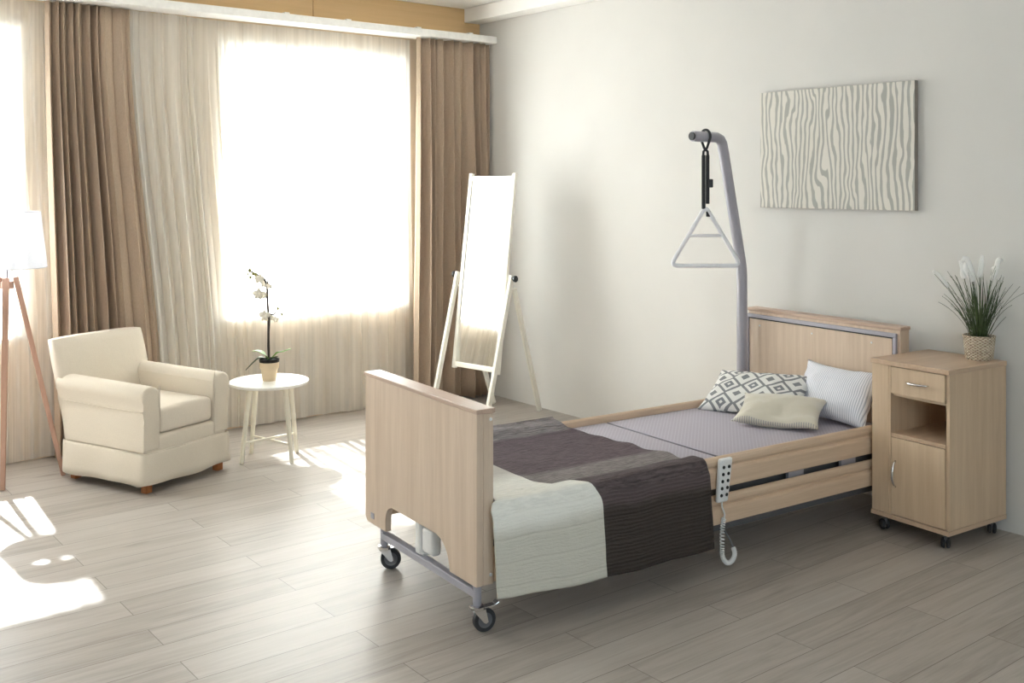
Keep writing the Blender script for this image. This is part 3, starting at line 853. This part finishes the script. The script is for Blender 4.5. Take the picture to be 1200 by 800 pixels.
for z in (0.84, 0.24):
    b = BM(); lathe(b, [(0, 0), (0.007, 0), (0.006, 0.003), (0, 0.004)], 12, Matrix.Translation((BT - 0.013, -0.0005, z)) @ Matrix.Rotation(pi / 2, 4, 'X')); obj('screw_cap', b, M['white_plastic'], fb, True, angle=40)
# chassis bar at the foot end with posts
b = BM(); box(b, 0.022, 0.058, 0.095, BW - 0.140, 0.138, 0.170, 0.004)
for v in (0.062, BW - 0.113): tube(b, [(0.04, v, 0.108), (0.04, v, 0.212)], 0.017, 16)
box(b, 0.022, 0.058, 0.06, 0.10, 0.138, 0.170, 0.004); box(b, 0.022, 0.058, BW - 0.145, BW - 0.11, 0.138, 0.170, 0.004)
obj('chassis_bar', b, M['metal_grey'], bed, False)
# lifting motor seen through the arch
b = BM(); box(b, 0.025, 0.075, 0.500, 0.545, 0.171, 0.335, 0.010, 3); box(b, 0.030, 0.078, 0.402, 0.494, 0.190, 0.296, 0.014, 4)
tube(b, [(0.05, 0.522, 0.30), (0.05, 0.522, 0.40)], 0.012, 12); box(b, 0.036, 0.066, 0.49, 0.54, 0.1705, 0.182, 0.003)
mo = obj('lifting_motor', b, M['white_plastic'], bed, True, angle=35)
b = BM(); tube(b, smooth_path([(0.05, 0.485, 0.294), (0.05, 0.483, 0.312), (0.055, 0.46, 0.316), (0.06, 0.435, 0.300), (0.06, 0.43, 0.292)], 4), 0.006, 8); setp(obj('motor_cable', b, M['rubber'], mo, True), 'black motor cable')

def caster(v, u, parent, ang, brake=True):
    c = bpy.data.objects.new('caster', None); COL.objects.link(c); c.empty_display_size = 0.05
    c.parent = parent; c.location = (u, v, 0); c.rotation_euler = (0, 0, ang)
    R = 0.046; off = 0.030
    w = BM(); rot = Matrix.Translation((off, 0, R + 0.0005)) @ Matrix.Rotation(pi / 2, 4, 'X')
    lathe(w, [(0.030, -0.013), (R - 0.004, -0.014), (R, -0.010), (R, 0.010), (R - 0.004, 0.014), (0.030, 0.013)], 32, rot, True)
    obj('tire', w, M['rubber'], c, True, angle=40)
    w = BM(); lathe(w, [(0, -0.0135), (0.010, -0.016), (0.012, -0.011), (0.026, -0.010), (0.0305, -0.0125), (0.0305, 0.0125), (0.026, 0.010), (0.012, 0.011), (0.010, 0.016), (0, 0.0135)], 28, rot)
    obj('hub', w, M['hub_grey'], c, True, angle=40)
    w = BM(); lathe(w, [(0, 0.090), (0.026, 0.090), (0.030, 0.096), (0.030, 0.104), (0.024, 0.108), (0, 0.109)], 24)
    obj('swivel_head', w, M['chrome'], c, True, angle=40)
    w = BM()
    for s in (-1, 1): prism(w, [(-0.022, 0.092), (0.028, 0.092), (off + 0.010, 0.042), (off, 0.036), (off - 0.010, 0.042)], lambda a, z, e, s=s: Vector((a, s * lerp(0.0185, 0.0215, e), z)))
    box(w, -0.024, 0.030, -0.0215, 0.0215, 0.088, 0.0925, 0.002)
    obj('fork', w, M['chrome'], c)
    if brake:
        w = BM(); bar(w, (0.02, 0, 0.096), (0.085, 0, 0.100), 0.030, 0.005, bev=0.0015); bar(w, (0.072, 0, 0.101), (0.088, 0, 0.110), 0.034, 0.005, bev=0.0015)
        obj('brake_pedal', w, M['chrome'], c)
    return c
cst = caster(0.062, 0.04, bed, radians(-8))
caster(BW - 0.113, 0.04, bed, radians(-25))
caster(0.085, 2.60, bed, radians(10), False); caster(BW - 0.085, 2.60, bed, radians(10), False)

# side rails: two profiled boards on each long side
def rail_bm(v0, v1, z0, z1, out):
    """board with a rounded top bead and a groove below it; out = -1 / +1 for the outward side"""
    h = z1 - z0; o = v0 if out < 0 else v1; i = v1 if out < 0 else v0
    s = 1 if out < 0 else -1
    pts = [(o, z0 + 0.004), (o, z1 - 0.064), (o + s * 0.002, z1 - 0.060), (o + s * 0.008, z1 - 0.054), (o + s * 0.013, z1 - 0.052), (o + s * 0.014, z1 - 0.046), (o + s * 0.009, z1 - 0.041), (o + s * 0.005, z1 - 0.034), (o + s * 0.004, z1 - 0.020), (o + s * 0.007, z1 - 0.008), (o + s * 0.013, z1 - 0.001), (o + s * 0.017, z1),
           (i - s * 0.008, z1), (i, z1 - 0.008), (i, z0 + 0.004), (i - s * 0.003, z0), (o + s * 0.003, z0)]
    bm = BM(); prism(bm, pts, lambda a, z, e: Vector((lerp(BT + 0.001, BL - 0.001, e), a, z)))
    return bm
for v0, v1, out in ((0.0, 0.028, -1), (BW - 0.028, BW, 1)):
    obj('side_rail', rail_bm(v0, v1, 0.372, 0.512, out), M['beech_x'], bed)
    obj('side_rail', rail_bm(v0, v1, 0.208, 0.338, out), M['beech_x'], bed)
for v in (0.03, BW - 0.048):
    for u in (1.05, 1.78, 2.17):
        b = BM(); box(b, u, u + 0.11, v, v + 0.018, 0.24, 0.362, 0.002); obj('rail_bracket', b, M['metal_grey'], bed)
# lying surface frame
b = BM()
for v in (0.09, BW - 0.13): box(b, BT + 0.002, BL - 0.002, v, v + 0.04, 0.30, 0.345, 0.003)
for k in range(14):
    u = 0.14 + k * 0.178; box(b, u, u + 0.05, 0.06, BW - 0.06, 0.3455, 0.366, 0.003)
obj('bed_frame', b, M['hub_grey'], bed)
b = BM()
for v in (0.10, BW - 0.14): box(b, 0.55, 2.58, v, v + 0.04, 0.135, 0.172, 0.003)
box(b, 2.58, 2.62, 0.06, BW - 0.06, 0.135, 0.172, 0.003)
for v in (0.085, BW - 0.085): tube(b, [(2.60, v, 0.108), (2.60, v, 0.172)], 0.016, 14)
for u in (0.6, 1.8):
    for v in (0.12, BW - 0.12): bar(b, (u, v, 0.15), (u + 0.25, v, 0.32), 0.03, 0.03)
obj('chassis', b, M['hub_grey'], bed)
# headboard
HV0, HV1 = -0.012, 1.048
b = BM(); box(b, BL, BL + BT, HV0, HV1, 0.20, 0.9815, 0.003); hb = obj('headboard', b, M['beech'], bed)
b = BM(); box(b, BL - 0.004, BL + BT + 0.004, HV0 - 0.006, HV1 + 0.006, 0.982, 1.001, 0.004); setp(obj('cap_rail', b, M['beech_y'], hb), 'slightly darker cap rail')
b = BM()
box(b, BL - 0.016, BL - 0.0005, HV0 + 0.016, HV1, 0.944, 0.966, 0.003); box(b, BL - 0.016, BL - 0.0005, HV0 + 0.016, HV0 + 0.036, 0.30, 0.9435, 0.003); box(b, BL - 0.016, BL - 0.0005, HV1 - 0.012, HV1, 0.30, 0.9435, 0.003)
setp(obj('steel_trim', b, M['metal_grey'], hb), 'silver grey steel trim strip')
b = BM()
box(b, BL - 0.010, BL - 0.0005, HV0 + 0.0365, HV1 - 0.013, 0.937, 0.9438); box(b, BL - 0.010, BL - 0.0005, HV0 + 0.0365, HV0 + 0.043, 0.30, 0.9365)
obj('gap_shade', b, M['black_plastic'], hb)  # black strips standing in for the shade in the groove beside the trim
b = BM(); box(b, BL - 0.007, BL - 0.0005, HV0 + 0.0435, HV1 - 0.0135, 0.30, 0.9365, 0.002); pn = obj('face_panel', b, M['beech'], hb)
for v in (0.16, 0.56, 0.95):
    b = BM(); lathe(b, [(0, 0), (0.006, 0), (0.005, 0.003), (0, 0.004)], 12, Matrix.Translation((BL - 0.0072, v, 0.90)) @ Matrix.Rotation(-pi / 2, 4, 'Y')); obj('screw_cap', b, M['white_plastic'], hb, True, angle=40)
# lifting pole at the far head corner
PU, PV = 2.50, 1.020
pole = smooth_path([(PU, PV, 0.22), (PU, PV, 0.9), (PU, PV, 1.19)], 3)
pts = [Vector(p) for p in pole] + [Vector((PU - 0.003, PV, 1.24)), Vector((PU - 0.014, PV, 1.30)), Vector((PU - 0.152, PV, 1.93)), Vector((PU - 0.166, PV, 1.985)), Vector((PU - 0.182, PV, 2.008)), Vector((PU - 0.215, PV, 2.020)), Vector((PU - 0.40, PV, 2.022))]
b = BM(); tube(b, pts, 0.031, 24); lp_ = obj('lifting_pole', b, M['metal_grey'], bed, True, angle=60)
b = BM(); lathe(b, [(0, 0), (0.022, 0), (0.0235, 0.003), (0.0235, 0.012), (0, 0.0125)], 24, Matrix.Translation((PU - 0.401, PV, 2.022)) @ Matrix.Rotation(-pi / 2, 4, 'Y')); setp(obj('bore_shade', b, M['black_plastic'], lp_, True, angle=40), 'black disc standing in for the shaded tube bore')  # disc paints the dark inside of the hollow tube end

# trapeze handle hung on the pole's arm
BC, BS = cos(BA), sin(BA)
def bw(u, v, z): return Vector((BX + BC * u - BS * v, BY + BS * u + BC * v, z))
tp = bw(PU - 0.30, PV, 0)
trz = thing('trapeze_handle', 'white triangular trapeze handle on black strap hanging from the bed pole', 'handle', (tp.x, tp.y, 1.27), BA - 0.58)
def sec(bm, pts, w, t): return tube(bm, pts, w, 10, True, t)
# wire loop over the arm: local x runs sideways in the handle's own plane, arm direction is skewed to it
ax = Vector((cos(0.58), sin(0.58), 0)); az = Vector((0, 0, 1)); ay = Vector((-sin(0.58), cos(0.58), 0))
ctr = Vector((0, 0, 2.022 - 1.27))
loop = [ctr + ay * (0.0395 * cos(a)) + az * (0.0395 * sin(a)) for a in [radians(-30 + 240 * k / 18) for k in range(19)]]
loop = [Vector((0.012, 0, 1.935 - 1.27))] + [Vector((-0.008, 0, 1.955 - 1.27))] + loop + [Vector((0.008, 0, 1.955 - 1.27)), Vector((-0.012, 0, 1.935 - 1.27)), Vector((-0.014, 0, 1.905 - 1.27))]
loop[0:0] = [Vector((0.014, 0, 1.905 - 1.27))]
b = BM(); tube(b, loop, 0.0075, 10); setp(obj('hanging_loop', b, M['strap'], trz, True), 'black hanging loop')
b = BM(); box(b, -0.022, -0.002, -0.012, 0.012, 0.33, 0.645, 0.004); box(b, 0.002, 0.022, -0.010, 0.010, 0.36, 0.645, 0.004)
st = obj('strap', b, M['strap'], trz)
b = BM(); box(b, 0.016, 0.042, -0.018, 0.018, 0.455, 0.505, 0.006, 3); obj('buckle', b, M['rubber'], st)
b = BM(); box(b, 0.004, 0.030, -0.010, 0.010, 0.285, 0.318, 0.004); obj('strap_end', b, M['strap'], st)
tri = []
A_, B_, C_ = Vector((0, 0, 0.345)), Vector((-0.205, 0, 0.0)), Vector((0.205, 0, 0.0))
def corner(p, q, r, d, n=6):
    a = p + (q - p).normalized() * d; c = p + (r - p).normalized() * d
    return [a * (1 - t) ** 2 + p * 2 * t * (1 - t) + c * t * t for t in [k / n for k in range(n + 1)]]
path = corner(A_, C_, B_, 0.035) + corner(B_, A_, C_, 0.045) + corner(C_, B_, A_, 0.045)
path.append(path[0])
b = BM(); tube(b, path, 0.0125, 14, False)
bmesh.ops.remove_doubles(b, verts=b.verts[:], dist=1e-5)
obj('grip_triangle', b, M['white_metal'], trz, True)
b = BM(); tube(b, [(-0.112, 0, 0.175), (0.112, 0, 0.175)], 0.009, 12); obj('cross_bar', b, M['white_metal'], trz, True)

# ------------------------------------------------------------------ mattress
mt = thing('mattress', 'lilac grey mattress in two sections on the hospital bed', 'mattress', bw(0, 0, 0.3665), BA)
def slab(u0, u1):
    bm = BM(); box(bm, u0, u1, 0.034, BW - 0.034, 0.0, 0.112, 0.018, 4); return bm
obj('section', slab(BT + 0.008, 1.388), M['mattress'], mt, True, angle=50)
obj('section', slab(1.394, BL - 0.022), M['mattress'], mt, True, angle=50)
b = BM(); tube(b, [(1.391, 0.05, 0.1085), (1.391, BW - 0.05, 0.1085)], 0.0045, 8); setp(obj('seam', b, M['mattress_edge'], mt, True), 'dark seam across the mattress')

# ------------------------------------------------------------------ patchwork throw over the foot half
S_FAR, S_TOP, S_DROP = 0.10, 1.03, 0.362
STOT = S_FAR + S_TOP + S_DROP
def throw_point(a, c):
    s = c * STOT
    u1 = lerp(1.075, 1.180, sstep((s - 0.1) / 1.1)) + (0.010 * sin(s * 23) + 0.012 * noise.noise(Vector((s * 9, 2.2, 0)))) * (1 - sstep((s - 0.95) / 0.15))
    u = lerp(lerp(BT + 0.010, 0.045, sstep((s - S_FAR - S_TOP + 0.026) / 0.024)), u1, a)
    vt, vb = BW + 0.020, -0.033
    r = 0.045
    if s < S_FAR:
        v = vt + 0.006; z = 0.535 - (S_FAR - s)
    elif s < S_FAR + S_TOP:
        k = (s - S_FAR) / S_TOP
        v = lerp(vt, vb, k)
        edge = max(abs(k * 2 - 1) - 0.70, 0) / 0.20
        z = 0.500 + 0.024 * sstep(edge * 1.3)
        z -= 0.030 * max(0, (abs(k * 2 - 1) - 0.955) / 0.045) ** 2 * (0.6 if k > 0.5 else 0.3)
    else:
        d = s - S_FAR - S_TOP
        v = vb - 0.016 * sstep(d / 0.05) - 0.030 * (d / S_DROP) ** 1.2; z = 0.506 - d
        z += 0.036 * (1 - a / 0.5) ** 2 * (d / S_DROP) if a < 0.5 else 0
    w = noise.noise(Vector((u * 3.2, s * 4.0, 0.3))) * 0.010 + noise.noise(Vector((u * 8, s * 9.0, 4.3))) * 0.004
    if s < S_FAR + S_TOP and s > S_FAR:
        z += abs(w) * 1.0 + 0.014 * math.exp(-((u - u1) / 0.05) ** 2) * (0.5 + 0.5 * sin(s * 30)) * (0.6 if s < 1.0 else 0.0)
    else:
        v += (-abs(w) if s > 0.5 else abs(w)) * 1.0
        z += 0.006 * noise.noise(Vector((u * 6, 1.0, 9.0))) * (1 if s > 0.5 else 0)
    return Vector((u, v, z)), u, s
bm = BM()
cache = {}
def tpnt(a, c):
    return throw_point(a, c)[0]
def tuv(a, c):
    p, u, s = throw_point(a, c); return (u, s)
grid(bm, 90, 120, tpnt, tuv)
thr = obj('patchwork_throw', bm, M['blanket'], None, True, bw(0, 0, 0), (0, 0, BA))
m = thr.modifiers.new('thickness', 'SOLIDIFY'); m.thickness = 0.008; m.offset = -1
setp(thr, 'grey white and aubergine ribbed throw draped over the foot half of the bed', 'blanket')

# ------------------------------------------------------------------ pillows
def pillow(name, label, mat, c, xa, ya, w, h, t, seed, group=None, pinch=0.06, dent=0.0):
    xa = Vector(xa).normalized(); ya = Vector(ya); ya = (ya - xa * ya.dot(xa)).normalized(); za = xa.cross(ya)
    N = 28
    def P(i, j, sd):
        a, b_ = i / N * 2 - 1, j / N * 2 - 1
        k = (1 - abs(a) ** 2.4) * (1 - abs(b_) ** 2.4)
        th = t / 2 * max(0, k) ** 0.55
        x = a * w / 2 * (1 - pinch * (1 - b_ * b_) * abs(a) ** 2); y = b_ * h / 2 * (1 - pinch * 1.3 * (1 - a * a) * abs(b_) ** 2)
        n = noise.noise(Vector((a * 2.1 + seed, b_ * 2.1, sd * 3.0))) * 0.012 + noise.noise(Vector((a * 5 + seed, b_ * 5, sd * 7))) * 0.005
        if sd > 0: th -= dent * math.exp(-((a - 0.1) ** 2 * 5 + (b_ + 0.55) ** 2 * 7))
        edge = 1 if k > 1e-6 else 0
        return Vector((x, y, sd * (th + n * edge)))
    bm = BM()
    T = [[bm.verts.new(P(i, j, 1)) for j in range(N + 1)] for i in range(N + 1)]
    Bt = [[T[i][j] if i in (0, N) or j in (0, N) else bm.verts.new(P(i, j, -1)) for j in range(N + 1)] for i in range(N + 1)]
    for i in range(N):
        for j in range(N):
            bm.faces.new((T[i][j], T[i + 1][j], T[i + 1][j + 1], T[i][j + 1])); bm.faces.new((Bt[i][j], Bt[i][j + 1], Bt[i + 1][j + 1], Bt[i + 1][j]))
    o = obj(name, bm, mat, None, True)
    rot = Matrix.Rotation(BA, 4, 'Z') @ Matrix((xa, ya, za)).transposed().to_4x4()
    o.matrix_world = Matrix.Translation(bw(*c)) @ rot
    return setp(o, label, 'pillow', group)
pillow('pillow', 'white pinstriped pillow leaning on the headboard', M['stripe'], (2.435, 0.283, 0.622), (0.0, -1, 0.0), (0.52, 0.0, 0.86), 0.51, 0.33, 0.15, 1.0, None, 0.11)
pillow('pillow', 'grey and white diamond patterned pillow at the far rail side of the bed', M['diamond'], (2.240, 0.665, 0.582), (0.27, -0.95, 0.05), (0.80, 0.22, 0.50), 0.59, 0.35, 0.115, 5.0, None)
pillow('pillow', 'champagne satin pillow lying in front of the other two pillows', M['satin'], (2.120, 0.385, 0.552), (0.50, -0.86, 0.0), (0.78, 0.46, 0.26), 0.45, 0.33, 0.105, 9.0, None, 0.10, 0.03)

# ------------------------------------------------------------------ hand control on coiled cord
hc = thing('hand_control', 'white ten button bed remote hanging on the near side rail', 'remote', bw(1.292, -0.022, 0.415), BA)
b = BM(); box(b, -0.037, 0.037, -0.012, 0.012, -0.098, 0.098, 0.011, 4)
for v in b.verts: v.co.x *= 1.0 + 0.10 * (v.co.z / 0.098); v.co.x += 0.012 * v.co.z / 0.098
body = obj('handset', b, M['white_plastic'], hc, True, angle=50)
for r in range(5):
    for s in (-1, 1):
        z = 0.060 - r * 0.031
        b = BM(); lathe(b, [(0, 0), (0.0078, 0), (0.0074, 0.0025), (0, 0.003)], 14, Matrix.Translation((s * 0.0165 + 0.012 * z / 0.098, -0.0121, z)) @ Matrix.Rotation(pi / 2, 4, 'X'))
        obj('button', b, M['black_plastic'], body, True, angle=40)
b = BM(); box(b, -0.012, 0.012, 0.012, 0.021, 0.04, 0.09, 0.003); obj('rail_hook', b, M['white_plastic'], hc)
b = BM()
lead = smooth_path([(-0.010, 0, -0.095), (-0.008, 0, -0.120), (0.000, -0.002, -0.140), (0.006, -0.002, -0.158), (0.000, -0.002, -0.172)], 5)
core = smooth_path([(0.000, -0.002, -0.172), (-0.008, -0.002, -0.22), (-0.012, -0.004, -0.30), (-0.008, -0.004, -0.345), (0.020, -0.004, -0.376), (0.052, -0.004, -0.372), (0.068, -0.004, -0.345), (0.066, 0.004, -0.318)], 10)
hel = []
turns = 40; L = len(core) - 1
for k in range(turns * 10 + 1):
    f = k / (turns * 10) * L; i = min(int(f), L - 1); q = f - i
    p = core[i].lerp(core[i + 1], q); t = (core[i + 1] - core[i]).normalized()
    a, bb = frame_at(t, Vector((0, 1, 0)))
    ang = 2 * pi * turns * k / (turns * 10)
    hel.append(p + a * 0.0085 * cos(ang) + bb * 0.0085 * sin(ang))
tube(b, lead, 0.0038, 8); tube(b, hel, 0.0032, 6)
obj('coiled_cord', b, M['white_plastic'], hc, True)
b = BM(); tube(b, smooth_path([core[-1], core[-1] + Vector((-0.004, 0.02, 0.035)), core[-1] + Vector((-0.03, 0.045, 0.09)), core[-1] + Vector((-0.05, 0.06, 0.14))], 5), 0.0035, 8)
setp(obj('lead_cable', b, M['hub_grey'], hc, True), 'thin grey lead cable')

# ------------------------------------------------------------------ bedside cabinet
QA = radians(-4.5)
QW, QD, QH = 0.428, 0.480, 0.866
cab = thing('bedside_cabinet', 'beech bedside cabinet on casters with drawer open shelf and door', 'cabinet', (-0.5285, -4.470, 0), QA)
PT = 0.018
F_ = 0.010
zb0, zb1 = 0.080, 0.102
b = BM(); box(b, -0.004, QD, -0.004, QW + 0.004, zb0, zb1, 0.002); obj('base_board', b, M['oak_top'], cab)
b = BM(); box(b, -0.006, QD, -0.006, QW + 0.006, QH - 0.024, QH, 0.003); obj('top_board', b, M['oak_top'], cab)
b = BM(); box(b, F_, QD - 0.012, 0.0, PT, zb1 + 0.0005, QH - 0.0245, 0.001); obj('side_panel', b, M['oak_cab'], cab)
b = BM(); box(b, F_, QD - 0.012, QW - PT, QW, zb1 + 0.0005, QH - 0.0245, 0.001); obj('side_panel', b, M['oak_cab'], cab)
VI = QW - 0.098
b = BM(); box(b, 0.0, 0.020, VI, QW, zb1 + 0.0005, QH - 0.0245, 0.002); obj('front_filler', b, M['oak_cab'], cab)
b = BM(); box(b, 0.0, QD - 0.024, VI - 0.012, VI - 0.0008, zb1 + 0.0005, QH - 0.0245, 0.001); obj('partition', b, M['oak_cab'], cab)
b = BM(); box(b, QD - 0.0118, QD, 0.0, QW, zb1 + 0.0005, QH - 0.0245); obj('back_panel', b, M['oak_cab'], cab)
va, vb_ = PT + 0.0008, VI - 0.0128
b = BM(); box(b, 0.004, QD - 0.0125, va, vb_, 0.490, 0.508, 0.001); obj('shelf', b, M['oak_top'], cab)
b = BM(); box(b, 0.020, QD - 0.0125, va, vb_, 0.690, 0.702, 0.001); obj('drawer_floor', b, M['oak_cab'], cab)
b = BM(); box(b, 0.0, 0.017, va + 0.001, vb_ - 0.001, 0.706, QH - 0.028, 0.002); dr = obj('drawer', b, M['oak_cab'], cab)
def bow(bm, p, q, out, r):
    p, q = Vector(p), Vector(q); o = Vector((-1, 0, 0))
    pts = []
    for k in range(15):
        t = k / 14; h = out * (1 - (2 * t - 1) ** 2) ** 0.7
        pts.append(p.lerp(q, t) + o * h)
    tube(bm, pts, [lerp(0.6, 1.15, sin(pi * k / 14)) * r for k in range(15)], 10)
    return bm
vc = (va + vb_) / 2
obj('handle', bow(BM(), (-0.0005, vc + 0.062, 0.773), (-0.0005, vc - 0.062, 0.773), 0.026, 0.006), M['chrome'], dr, True)
b = BM(); box(b, 0.0, 0.017, va + 0.001, vb_ - 0.001, zb1 + 0.004, 0.487, 0.002); do = obj('door', b, M['oak_cab'], cab)
obj('handle', bow(BM(), (-0.0005, vb_ - 0.028, 0.245), (-0.0005, vb_ - 0.028, 0.375), 0.028, 0.006), M['chrome'], do, True)
def cab_caster(u, v, ang):
    c = bpy.data.objects.new('caster', None); COL.objects.link(c); c.empty_display_size = 0.03
    c.parent = cab; c.location = (u, v, 0); c.rotation_euler = (0, 0, ang)
    w = BM(); R = 0.026
    for s in (-1, 1):
        lathe(w, [(0, -0.008), (R - 0.006, -0.0085), (R - 0.001, -0.005), (R, 0.0), (R - 0.002, 0.006), (R - 0.010, 0.010), (0, 0.012)], 24, Matrix.Translation((0.014, s * 0.011, R + 0.0005)) @ Matrix.Rotation(-s * pi / 2, 4, 'X'))
    obj('twin_wheel', w, M['rubber'], c, True, angle=50)
    w = BM(); tube(w, [(0, 0, 0.045), (0, 0, 0.0795)], 0.007, 10); lathe(w, [(0, 0.068), (0.016, 0.068), (0.016, 0.0795), (0, 0.0796)], 16)
    box(w, -0.012, 0.016, -0.002, 0.002, 0.03, 0.06, 0.001)
    obj('stem', w, M['hub_grey'], c, True, angle=40)
for u, v, a in ((0.045, 0.045, 0.6), (0.045, QW - 0.05, 1.2), (QD - 0.05, 0.045, 0.5), (QD - 0.05, QW - 0.05, 0.9)): cab_caster(u, v, a)

# ------------------------------------------------------------------ potted grass on the cabinet
def cw(u, v, z):
    c, s = cos(QA), sin(QA); return Vector((-0.5285 + c * u - s * v, -4.470 + s * u + c * v, z))
gp = cw(0.410, 0.100, QH + 0.0005)
gr = thing('potted_grass', 'white tipped ornamental grass in woven basket pot on the cabinet', 'potted plant', gp)
b = BM(); lathe(b, [(0, 0), (0.060, 0), (0.066, 0.01), (0.076, 0.112), (0.078, 0.120), (0.073, 0.122), (0.068, 0.108), (0, 0.106)], 40)
obj('basket', b, M['basket'], gr, True, angle=50)
b = BM(); lathe(b, [(0, 0.1065), (0.066, 0.1085), (0.066, 0.112), (0.03, 0.118), (0, 0.119)], 24); obj('soil', b, M['soil'], gr, True)
rnd = random.Random(5)
bm = BM()
def blade(bm, base, ang, lean, length, width, droop):
    d = Vector((cos(ang), sin(ang), 0)); sd = Vector((-sin(ang), cos(ang), 0)); rows = []
    n = 8; p = base.copy(); el = pi / 2 - lean
    for i in range(n + 1):
        f = i / n; w = width * (1 - f) ** 0.6 * (0.5 + 0.5 * min(1, f * 4)) + 0.0003
        t = d * cos(el) + Vector((0, 0, sin(el))); nn = sd.cross(t)
        p.x = min(p.x, -0.008 - gp.x); rows.append([bm.verts.new(p + sd * w * k + nn * q) for k, q in ((-1, 0.0008), (0, -0.0006), (1, 0.0008), (0, 0.0012))])
        p = p + t * (length / n); el -= droop * (0.4 + 1.2 * f) / n
    for A, B in zip(rows, rows[1:]):
        for k in range(4): bm.faces.new((A[k], A[(k + 1) % 4], B[(k + 1) % 4], B[k]))
    bm.faces.new(rows[0]); bm.faces.new(rows[-1])
for k in range(120):
    ang = rnd.uniform(0, 2 * pi); r = rnd.uniform(0, 0.05)
    lean = rnd.uniform(0.02, 0.75) ** 1.0; big = rnd.random()
    blade(bm, Vector((r * cos(ang), r * sin(ang), 0.108)), ang, lean * (0.4 + 0.6 * big), rnd.uniform(0.16, 0.42) * (0.75 + 0.25 * big), rnd.uniform(0.0022, 0.0038), rnd.uniform(0.1, 0.9))
obj('foliage', bm, M['grass'], gr, True)
def gl(px, py, d=0.0):
    p = R3 * ((px - 1143.5) * 0.00455) + U3 * ((416 - py) * 0.00455) + N3 * d
    p.x = min(p.x, -0.022 - gp.x); return p
spikes = [[(1094, 319), (1099, 323), (1105, 331), (1111, 337)], [(1122, 307), (1125, 315), (1125, 322), (1127, 327)], [(1126, 309), (1127, 316), (1130, 322), (1134, 330)], [(1126, 308), (1130, 305), (1133, 308), (1137, 318), (1139, 331)],
          [(1147, 301), (1146, 310), (1145, 318), (1144, 326)], [(1167, 307), (1163, 306), (1161, 312), (1159, 320), (1155, 329)], [(1167, 315), (1163, 316), (1160, 318)]]
for i, sp in enumerate(spikes):
    d = (i % 3 - 1) * 0.02
    pth = smooth_path([gl(x, y, d) for x, y in sp], 5)
    b = BM(); n = len(pth)
    tube(b, pth, [0.0125 * (0.45 + 0.55 * min(1, k / 4, (n - 1 - k) / 2 + 0.2)) for k in range(n)], 8)
    setp(obj('flower_spike', b, M['spike'], gr, True), 'fluffy white flower spike')
    if i != 6:
        b = BM(); e = pth[-1]; tube(b, smooth_path([e, e * 0.55 + Vector((0, 0, 0.05)), Vector((e.x * 0.12, e.y * 0.12, 0.11))], 5), 0.0018, 6); obj('flower_stalk', b, M['grass'], gr, True)

# ------------------------------------------------------------------ light: sky, sun
W = bpy.data.worlds.new('World'); scene.world = W; W.use_nodes = True
bg = W.node_tree.nodes['Background']; bg.inputs[0].default_value = (0.78, 0.905, 1.0, 1); bg.inputs[1].default_value = SKY = 3.0
sl = bpy.data.lights.new('sun', 'SUN'); sl.energy = 36.0; sl.angle = radians(1.2); sl.color = (0.97, 0.985, 1.0)
so = bpy.data.objects.new('sun', sl); COL.objects.link(so)
so.rotation_euler = Vector((-0.08, -1.0, -0.965)).to_track_quat('-Z', 'Y').to_euler(); so.location = (-2, 3, 5)
def portal(name, loc, rot, sx, sy):
    l = bpy.data.lights.new(name, 'AREA'); l.shape = 'RECTANGLE'; l.size = sx; l.size_y = sy; l.cycles.is_portal = True
    o = bpy.data.objects.new(name, l); COL.objects.link(o); o.location = loc; o.rotation_euler = rot
for a, c in WIN: portal('sky_portal', ((a + c) / 2, 0.28, (WZ0 + WZ1) / 2), (radians(-90), 0, 0), c - a, WZ1 - WZ0)
portal('sky_portal', ((FW[0] + FW[1]) / 2, Y1 - 0.28, (WZ0 + WZ1) / 2), (radians(90), 0, 0), FW[1] - FW[0], WZ1 - WZ0)

# ------------------------------------------------------------------ camera
cam = bpy.data.cameras.new('camera'); co = bpy.data.objects.new('camera', cam); COL.objects.link(co)
cam.sensor_width = 36.0; cam.sensor_fit = 'HORIZONTAL'; cam.lens = 1210.7 * 36 / 1200
cam.shift_y = -(400 - 214.7) / 1200
cam.clip_start = 0.05
co.location = (-5.172, -7.028, 1.75); co.rotation_euler = (radians(90), 0, 0.9033 - pi / 2)
scene.camera = co

scene.view_settings.view_transform = 'Standard'; scene.view_settings.look = 'None'
scene.view_settings.gamma = 1.0; scene.view_settings.exposure = 1.22; scene.view_settings.use_curve_mapping = False
scene.cycles.use_denoising = True
scene.cycles.max_bounces = 10; scene.cycles.diffuse_bounces = 6; scene.cycles.transparent_max_bounces = 16
scene.cycles.sample_clamp_indirect = 8.0
